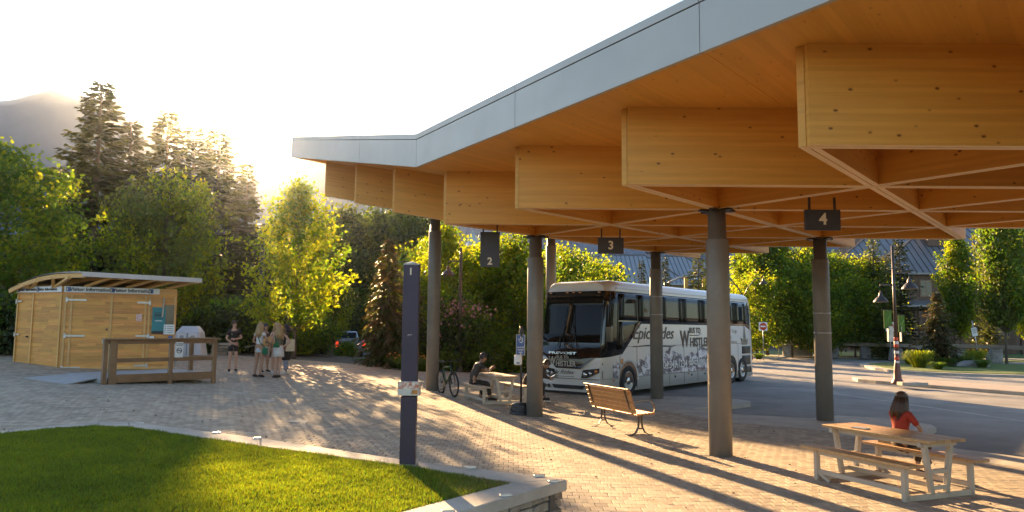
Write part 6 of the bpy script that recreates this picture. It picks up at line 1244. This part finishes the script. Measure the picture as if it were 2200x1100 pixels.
def person(label, loc, rz, J, skinm, hairm, hair, tops, bottoms, shoem, height=1.75, sleeves=.5, legs=.45, extra=None, skirt=False, sole=True, tuck=0, male=True, cat='person', torso_r=None):
    """J: joints in metres for a 1.75 m adult, front towards -y"""
    p = thing('person', label, cat, loc, rz); s = height / 1.75; p.scale = (s, s, s); V3 = lambda k: Vector(J[k])
    sw = 1.0 if male else .9; N = []; E_ = []; ix = {}
    def nd(k, pos, r): ix[k] = len(N); N.append((*pos, r)); return ix[k]
    pel, sp, ch, nk, hd = V3('pelvis'), V3('spine'), V3('chest'), V3('neck'), V3('head')
    nd('pelvis', pel, (.135 * sw, .105)); nd('spine', sp, (.115 * sw, .09)); nd('chest', ch, (.14 * sw, .10)); nd('uchest', ch.lerp(nk, .55), (.12 * sw, .085)); nd('neck', nk, (.05, .052)); 
    E_ += [(0, 1), (1, 2), (2, 3), (3, 4)]
    hv = (hd - nk).normalized(); nd('jaw', nk.lerp(hd, .55), (.056, .06)); E_.append((4, 5))
    for sd_ in 'lr':
        a = nd('sh' + sd_, V3('sh' + sd_), .052 * (1.05 if male else .85)); E_.append((3, a)); b = nd('el' + sd_, V3('el' + sd_), .038 * sw); E_.append((a, b)); c = nd('wr' + sd_, V3('wr' + sd_), .025); E_.append((b, c))
        a = nd('hp' + sd_, V3('hp' + sd_), (.088, .092)); E_.append((0, a)); b = nd('kn' + sd_, V3('kn' + sd_), .057); E_.append((a, b)); m_ = nd('ca' + sd_, V3('kn' + sd_).lerp(V3('an' + sd_), .35) + Vector((0, .012, 0)), .052); E_.append((b, m_)); c = nd('an' + sd_, V3('an' + sd_), .034); E_.append((m_, c)); d = nd('to' + sd_, V3('to' + sd_), (.036, .022)); E_.append((c, d))
    body = skin(N, E_, 1)
    hm = MB(); fdir = Vector(J['face']).normalized(); upv = hv; side = fdir.cross(upv).normalized(); upv = side.cross(fdir).normalized()
    HM = Matrix.Translation(hd) @ Matrix((side, -fdir, upv)).transposed().to_4x4()
    def hp(x, y, z): return HM @ Vector((x, y, z))     # x right, -y to the face, z up
    rings = []
    for z, rx, ry, oy in ((-.115, .03, .035, -.03), (-.10, .048, .052, -.022), (-.07, .060, .072, -.012), (-.03, .068, .086, -.003), (.01, .073, .095, .004), (.05, .072, .094, .008), (.085, .060, .078, .010), (.108, .036, .048, .010), (.116, .008, .01, .010)):
        rings.append(hm.pts([hp(rx * math.cos(a), oy + ry * math.sin(a), z) for a in np.linspace(0, 2 * math.pi, 15)[:-1]]))
    for a in range(len(rings) - 1):
        for i in range(14): j = (i + 1) % 14; hm.face((rings[a] + i, rings[a] + j, rings[a + 1] + j, rings[a + 1] + i), sm=True)
    hm.face([rings[0] + i for i in range(14)][::-1]); hm.face([rings[-1] + i for i in range(14)])
    hm.tube([hp(0, -.085, .015), hp(0, -.108, -.02), hp(0, -.088, -.035)], [.008, .013, .006], 5)
    for sx in (-1, 1): hm.tube([hp(sx * .070, .0, .015), hp(sx * .080, .012, .0), hp(sx * .070, .004, -.025)], [.01, .014, .008], 5)
    hm.tube([hp(0, .0, -.09), nk], [.045, .05], 10)
    for sd_ in 'lr':
        d = (V3('wr' + sd_) - V3('el' + sd_)).normalized(); hd_ = Vector(J.get('hd' + sd_, tuple(d))); hand(hm, V3('wr' + sd_), hd_, J.get('pn' + sd_, (0, -1, -.3)))
    hmm = hm.mesh('h', skinm); put('body', join([(body, 0), (hmm, 0)], 'body', [skinm]), p)
    for sx in (-1, 1): o = MB().lathe([(.009, 0), (.008, .003), (.001, .005)], 8, HM @ Matrix.Translation((sx * .030, -.084, .008)) @ Matrix.Rotation(math.pi / 2, 4, 'X')).build('eye', M_INK, p)
    MB().tube([hp(-.022, -.083, -.058), hp(0, -.090, -.060), hp(.022, -.083, -.058)], .0045, 4).build('mouth', pm('lip', (.35, .12, .1), (.3, .1, .09)), p)
    # hair
    hb = MB(); rings = []
    for z, rx, ry, oy in ((-.05, .074, .050, .052), (-.01, .080, .070, .036), (.03, .083, .100, .010), (.07, .078, .100, .010), (.10, .064, .084, .012), (.125, .040, .055, .012), (.135, .008, .01, .012)):
        rings.append(hb.pts([hp(rx * math.cos(a) * random.uniform(.96, 1.05), oy + ry * math.sin(a) * random.uniform(.97, 1.05), z + .012 * math.sin(3 * a)) for a in np.linspace(0, 2 * math.pi, 17)[:-1]]))
    for a in range(len(rings) - 1):
        for i in range(16): j = (i + 1) % 16; hb.face((rings[a] + i, rings[a] + j, rings[a + 1] + j, rings[a + 1] + i), sm=True)
    hb.face([rings[0] + i for i in range(16)][::-1]); hb.face([rings[-1] + i for i in range(16)])
    if hair > 0:                                     # long hair: overlapping tapered locks falling over the back
        for k in range(26):
            a = R(-25 + 230 * (k + .5) / 26) ; x0, y0 = .072 * math.cos(a), .012 + .085 * math.sin(a); ln = hair * random.uniform(.75, 1.0); bk = Vector((0, 0, -1)); tp = hp(x0, y0, .06 - .02 * (k % 3)); e1 = hp(x0 * 1.22, y0 * 1.22 + .008, -.05)
            e2 = e1 + Vector((0, 0, -ln * .5)) + HM.to_3x3() @ Vector((x0 * .35, .03, 0)); e3 = e1 + Vector((0, 0, -ln)) + HM.to_3x3() @ Vector((x0 * .1 + random.gauss(0, .01), .035 + random.gauss(0, .01), 0)); hb.tube([tp, e1, e2, e3], [.018, .026, .026, .007], 6)
    hb.build('hair', hairm, p)
    # garments follow the body, slightly larger
    G_ = []; GE = []
    def g(pos, r): G_.append((*pos, r)); return len(G_) - 1
    if tops:
        G_.clear(); GE.clear(); a0 = g(pel.lerp(sp, .15 if not tuck else .6), (.150 * sw, .122)); a1 = g(sp, (.132 * sw, .108)); a2 = g(ch, (.156 * sw, .116)); a3 = g(ch.lerp(nk, .55), (.132 * sw, .10)); a4 = g(ch.lerp(nk, .88), (.075, .07)); GE += [(a0, a1), (a1, a2), (a2, a3), (a3, a4)]
        if sleeves > 0:
            for sd_ in 'lr': b = g(V3('sh' + sd_), .066 * sw); c = g(V3('sh' + sd_).lerp(V3('el' + sd_), min(1, sleeves)), .058 * sw); GE += [(a3, b), (b, c)]
            if sleeves > 1:
                c2_ = {}
                for kk, sd_ in enumerate('lr'): d = g(V3('el' + sd_).lerp(V3('wr' + sd_), sleeves - 1), .042 * sw); GE.append((len(G_) - 1 - 0, (6 if kk == 0 else 8))) if False else None
        if sleeves > 1:
            G_2 = []; put('shirt', skin(G_[:a4 + 5], GE, 1), p).data.materials.append(tops) if False else None
        me = skin(list(G_), [e_ for e_ in GE if max(e_) < len(G_)], 1); me.materials.clear(); me.materials.append(tops); put('shirt', me, p)
        if sleeves > 1:
            for sd_ in 'lr': me = skin([(*V3('sh' + sd_).lerp(V3('el' + sd_), .6), .056 * sw), (*V3('el' + sd_), .052 * sw), (*V3('el' + sd_).lerp(V3('wr' + sd_), min(.98, sleeves - 1)), .038 * sw)], [(0, 1), (1, 2)], 1); me.materials.clear(); me.materials.append(tops); put('sleeve', me, p)
    if bottoms:
        if skirt:
            q = MB(); z0 = pel.z + .10; pr = []
            for z, rx, ry in ((z0, .135 * sw, .11), (z0 - .10, .165 * sw, .135), (z0 - .22, .178, .145), (z0 - legs, .19, .155), (z0 - legs, .17, .14), (z0 - .02, .12, .1)): pr.append(q.pts([(pel.x + rx * math.cos(a) * 1.0, pel.y + ry * math.sin(a), z + (.01 * math.sin(5 * a) if z < z0 - .2 else 0)) for a in np.linspace(0, 2 * math.pi, 21)[:-1]]))
            for a in range(len(pr) - 1):
                for i in range(20): j = (i + 1) % 20; q.face((pr[a] + j, pr[a] + i, pr[a + 1] + i, pr[a + 1] + j), sm=True)
            q.build('skirt', bottoms, p)
        else:
            G_.clear(); GE.clear(); a0 = g(pel + (sp - pel) * .35, (.142 * sw, .112)); a1 = g(pel, (.150 * sw, .118)); GE.append((a0, a1))
            for sd_ in 'lr':
                b = g(V3('hp' + sd_), (.102, .104)); GE.append((a1, b))
                if legs <= 1: c = g(V3('hp' + sd_).lerp(V3('kn' + sd_), legs), .082); GE.append((b, c))
                else: c = g(V3('kn' + sd_), .074); d = g(V3('kn' + sd_).lerp(V3('an' + sd_), legs - 1), .056); GE += [(b, c), (c, d)]
            me = skin(list(G_), list(GE), 1, 1); me.materials.clear(); me.materials.append(bottoms); put('trousers' if legs > 1 else 'shorts', me, p)
    if shoem:
        for sd_ in 'lr':
            an, to = V3('an' + sd_), V3('to' + sd_); d = (to - an); d.z = 0; d.normalize(); q = MB(); zb_ = min(an.z, to.z) - .03
            q.tube([an - d * .045 + Vector((0, 0, -.03)), an + d * .02 + Vector((0, 0, -.022)), to + Vector((0, 0, .002)), to + d * .06 + Vector((0, 0, -.006))], [.040, .047, .043, .022], 8); sh_ = q.build('shoe', shoem, p)
            if sole: MB().bar(an - d * .075 + Vector((0, 0, -.066)), to + d * .07 + Vector((0, 0, -.026 if an.z - to.z > .03 else -.04)), .085, .02).build('sole', M_SOLE, sh_)
    if extra: extra(p)
    return p
def stand(**k):
    J = dict(pelvis=(0, 0, .94), spine=(0, .0, 1.10), chest=(0, -.005, 1.27), neck=(0, .005, 1.46), head=(0, -.02, 1.625), face=(0, -1, 0), shl=(.17, 0, 1.40), shr=(-.17, 0, 1.40), ell=(.23, .02, 1.13), elr=(-.23, .02, 1.13), wrl=(.24, -.06, .88), wrr=(-.24, -.06, .88),
             hpl=(.085, 0, .90), hpr=(-.085, 0, .90), knl=(.10, -.015, .50), knr=(-.10, -.015, .50), anl=(.105, .02, .09), anr=(-.105, .02, .09), tol=(.12, -.13, .035), tor=(-.12, -.13, .035)); J.update(k); return J
def face_to(a, b): v = Vector(b) - Vector(a); return math.atan2(v.y, v.x) + math.pi / 2
p1, p2, p3, p4, p5, p6 = G(499, 799), G(555, 811), G(548, 801), G(588, 803), G(596, 812), G(611, 804)
H_BLD = pm('blond_hair', (.42, .27, .12), (.28, .17, .07), 14, .45, 0, .5, 60, stretch=(3, 3, .5)); H_BRN = pm('brown_hair', (.07, .035, .018), (.04, .02, .01), 14, .4, 0, .5, 60, stretch=(3, 3, .5)); H_BLK = pm('black_hair', (.02, .015, .012), (.012, .01, .008), 14, .35, 0, .5, 60, stretch=(3, 3, .5))
K_BLACK = cloth('black_cloth', (.022, .02, .02)); K_WHITE = cloth('white_cloth', (.66, .64, .62)); K_DENIM = cloth('pale_denim', (.52, .53, .55)); K_NAVY = cloth('blue_print_cloth', (.16, .2, .28)); K_RED = cloth('rust_red_knit', (.33, .028, .010)); K_BROWN = cloth('dark_brown_cloth', (.05, .028, .018)); K_SAGE = cloth('sage_top', (.13, .14, .09)); K_GREEN = cloth('emerald_leather', (.01, .13, .055)); K_GREY = cloth('charcoal_cloth', (.045, .04, .036))
cen = (p2 + p5) / 2
person('young man in black T-shirt and shorts standing apart with arms folded low', p1, face_to(p1, cen) - .45, stand(ell=(.25, -.0, 1.15), wrl=(.02, -.20, 1.12), hdl=(-1, -.2, .0), pnl=(0, 1, 0), elr=(-.24, -.03, 1.12), wrr=(-.02, -.20, .96), hdr=(1, -.2, -.3), pnr=(0, 1, 0), face=(.5, -1, -.05)), SK_P, H_BRN, 0, K_BLACK, K_BLACK, M_SHOE, 1.66, .62, .62)
def bag(at_, strap_from, m, sz=(.2, .09, .2)):
    def f(p):
        b = MB().box(at_, sz, taper=.8).build('shoulder_bag', m, p, bevel=.02); q = MB(); q.tube([Vector(strap_from), (Vector(strap_from) + Vector(at_)) / 2 + Vector((0, .05, 0)), Vector(at_) + Vector((0, 0, sz[2] / 2))], .014, 4); q.build('strap', m, b)
    return f
person('fair-haired woman in white shorts seen from behind with a green shoulder bag', p2, face_to(p2, p2 + Vector((.35, 1, 0))), stand(ell=(.27, -.02, 1.14), wrl=(.24, -.22, 1.06), elr=(-.27, -.04, 1.14), wrr=(-.22, -.24, 1.08), hpl=(.09, 0, .9), anl=(.13, .03, .09), tol=(.15, -.11, .035), anr=(-.10, .05, .09), tor=(-.1, -.1, .035)), SK_M, H_BLD, .32, K_WHITE, K_DENIM, M_SHOE, 1.68, .35, .42, bag((-.26, .06, .84), (.06, .10, 1.42), K_GREEN, (.2, .1, .2)), tuck=1, male=False, sole=False)
def guitar(p):
    g_ = thing('guitar', 'acoustic guitar held by the player hidden in the group', 'guitar', p.location + Vector((0, 0, 0)), p.rotation_euler.z); MG = pm('guitar_top', (.55, .33, .13), (.45, .26, .1), 5, .35, coat=.4)
    Mx = Matrix.Translation((-.02, -.2, 1.02)) @ Matrix.Rotation(R(-14), 4, 'Y'); q = MB(); pf = []
    for k in range(28): a = 2 * math.pi * k / 28; x = .24 * math.cos(a); pf.append((x, .15 * math.sin(a) * (1 + .22 * math.cos(a)) * (1 - .18 * math.exp(-(x + .02) ** 2 / .004))))
    q.prism([(x, y) for x, y in pf], -.045, .045, M=Mx @ Matrix.Rotation(math.pi / 2, 4, 'X')); q.build('soundbox', MG, g_); MB().bar(Mx @ Vector((-.2, -.05, 0)), Mx @ Vector((-.66, -.05, 0)), .05, .025).build('neck', M_SLATE, g_); MB().bar(Mx @ Vector((-.66, -.05, 0)), Mx @ Vector((-.8, -.04, 0)), .07, .02).build('headstock', M_SLATE, g_); MB().lathe([(.045, 0), (.045, .002)], 14, Mx @ Matrix.Translation((-.05, -.047, 0)) @ Matrix.Rotation(math.pi / 2, 4, 'X')).build('sound_hole', M_INK, g_)
pg = person('person in black shirt and pale shorts playing guitar, half hidden behind the fair-haired woman', p3 + Vector((.22, .25, 0)), face_to(p3, p5), stand(ell=(.28, -.05, 1.15), wrl=(.42, -.22, 1.12), elr=(-.27, -.02, 1.12), wrr=(-.04, -.24, 1.05)), SK_M, H_BLK, 0, K_BLACK, K_WHITE, M_SHOE, 1.62, .6, .8)
guitar(pg)
person('smiling woman in white top facing the camera between her friends', p4 + Vector((0, .15, 0)), face_to(p4, p2) + .5, stand(ell=(.24, -.08, 1.16), wrl=(.13, -.26, 1.22), face=(.3, -1, .1)), SK_P, H_BLD, .16, K_WHITE, K_DENIM, pm('white_trainer', (.6, .6, .58)), 1.69, 0, .45, male=False)
def cup(p):
    b = bag((.02, .16, 1.0), (.12, .04, 1.40), K_GREEN, (.2, .08, .16))(p)
person('long-haired blonde woman in white mini skirt with one hand on her hip', p5, face_to(p5, p5 + Vector((-.55, 1, 0))), stand(ell=(.24, .0, 1.13), wrl=(.23, -.14, .96), elr=(-.36, .05, 1.16), wrr=(-.17, .0, 1.02), hdr=(.7, -.4, -.5), anl=(.07, .02, .09), anr=(-.04, .05, .09), knl=(.07, 0, .5), knr=(-.05, 0, .5), tol=(.1, -.12, .035), tor=(-.02, -.1, .035)), SK_P, H_BLD, .36, K_SAGE, K_WHITE, M_SHOE, 1.68, 0, .36, lambda p: bag((.10, .15, 1.06), (.15, .02, 1.40), K_GREEN, (.2, .08, .15))(p), skirt=True, male=False, tuck=1, sole=False)
fo = lambda p: MB().box((.24, .12, 1.02), (.05, .3, .42)).build('folder', pm('cream_board', (.6, .5, .33)), p, bevel=.004)
person('dark-haired woman in black tunic and patterned trousers at the right of the group', p6 + Vector((0, .1, 0)), face_to(p6, p3) , stand(ell=(.24, .02, 1.12), wrl=(.26, -.05, .9)), SK_D, H_BLK, .12, K_BLACK, K_BLACK, M_SOLE, 1.64, .1, .55, fo, skirt=True, male=False)
pat = skin([(-.085, 0, .88, .095), (-.10, 0, .5, .09), (-.105, .02, .13, .085), (.085, 0, .88, .095), (.10, 0, .5, .09), (.105, .02, .13, .085)], [(0, 1), (1, 2), (3, 4), (4, 5), (0, 3)], 1); pat.materials.clear(); pat.materials.append(pm('patterned_cotton', (.42, .44, .5), (.1, .12, .2), 26, .8, detail=1)); put('patterned_trousers', pat, [o for o in bpy.data.objects if o.get('label', '').startswith('dark-haired woman')][0])
# seated people: the seat faces -y, hips at bench height
def sit(**k):
    J = dict(pelvis=(0, .03, .54), spine=(0, .05, .70), chest=(0, .0, .88), neck=(0, -.04, 1.06), head=(0, -.07, 1.22), face=(0, -1, -.1), shl=(.17, -.02, 1.0), shr=(-.17, -.02, 1.0), ell=(.22, -.12, .78), elr=(-.22, -.12, .78), wrl=(.12, -.34, .74), wrr=(-.12, -.34, .74),
             hpl=(.09, .0, .51), hpr=(-.09, .0, .51), knl=(.12, -.42, .50), knr=(-.12, -.42, .50), anl=(.12, -.42, .09), anr=(-.12, -.42, .09), tol=(.13, -.57, .035), tor=(-.13, -.57, .035)); J.update(k); return J
X1 = pt1.matrix_basis
# woman in red, back to the table, on its far bench
wp_ = X1 @ Vector((.30, -.60, 0)) if (X1 @ Vector((0, -.6, 0))).x > ctr.x else X1 @ Vector((.30, .60, 0))
away = Vector((wp_.x - ctr.x, wp_.y - ctr.y, 0)); wn2 = (wp_ - (X1 @ Vector((.30, 0, 0)))); wn2.z = 0
pw = person('woman with long dark hair and rust-red top seated behind the front picnic table', wp_, face_to((0, 0, 0), wn2) - .12, sit(pelvis=(0, .02, .56), spine=(0, .03, .72), chest=(0, .01, .87), neck=(.0, .0, 1.03), head=(0, -.03, 1.165), knr=(-.08, -.40, .56), anr=(.10, -.52, .26), tor=(.16, -.64, .20), knl=(.14, -.42, .50), anl=(.10, -.36, .10), tol=(.10, -.50, .04), wrl=(.10, -.30, .66), wrr=(-.08, -.30, .66), shl=(.155, .01, .98), shr=(-.155, .01, .98)), SK_M, H_BRN, .22, K_RED, K_BROWN, M_SHOE, 1.68, .85, 1.75, lambda p: bag((.30, -.05, .56), (-.12, .12, .98), K_BROWN, (.34, .2, .2))(p), male=False, sole=False)
# man leaning on the far table, on its left bench
X2 = pt2.matrix_basis; s2 = .6 if (X2 @ Vector((0, .6, 0))).x < c2.x else -.6
mp_ = X2 @ Vector((.18, s2, 0)); tow = (X2 @ Vector((.18, 0, 0))) - mp_; tow.z = 0
person('dark-haired man in black T-shirt leaning his elbows on the weathered picnic table', mp_, face_to((0, 0, 0), tow), sit(spine=(0, -.02, .71), chest=(0, -.12, .88), neck=(0, -.22, 1.04), head=(0, -.29, 1.18), shl=(.17, -.16, 1.0), shr=(-.17, -.16, 1.0), ell=(.24, -.36, .80), elr=(-.24, -.36, .80), wrl=(.07, -.52, .87), wrr=(-.05, -.54, .90), face=(0, -1, -.35), knl=(.12, -.40, .48), knr=(-.12, -.40, .48), anl=(.12, -.24, .09), anr=(-.14, -.44, .09), tol=(.13, -.39, .035), tor=(-.15, -.59, .035)), SK_M, H_BLK, 0, K_GREY, K_BLACK, M_SHOE, 1.8, .6, 1.85)
# man on the other bench, turned away from the table, bent over his phone
mq = X2 @ Vector((-.25, -s2, 0)); aw = mq - (X2 @ Vector((-.25, 0, 0))); aw.z = 0; mq = mq + aw * .40
pq = person('hunched man in dark clothes looking down at his phone, partly behind a column', mq, face_to((0, 0, 0), aw), sit(spine=(0, -.08, .68), chest=(0, -.27, .82), neck=(0, -.46, .92), head=(0, -.61, 1.0), shl=(.18, -.37, .90), shr=(-.18, -.37, .90), ell=(.22, -.48, .66), elr=(-.22, -.48, .66), wrl=(.06, -.68, .62), wrr=(-.06, -.68, .62), face=(0, -1, -.9), knl=(.14, -.44, .50), knr=(-.14, -.44, .50), anl=(.14, -.56, .09), anr=(-.16, -.42, .09), tol=(.16, -.72, .035), tor=(-.17, -.57, .035)), SK_M, H_BRN, 0, K_GREY, K_BLACK, M_SHOE, 1.8, 1.7, 1.9)
fn = thing('phone', 'bright phone held by the hunched man behind the column', 'phone', pq.matrix_basis @ Vector((0, -.80, .67)), pq.rotation_euler.z); fn.rotation_euler.x = -.5; MB().box((0, 0, 0), (.075, .15, .01)).build('case', pm('pale_phone', (.75, .78, .8), (.7, .72, .75), 2, .15), fn, bevel=.002)
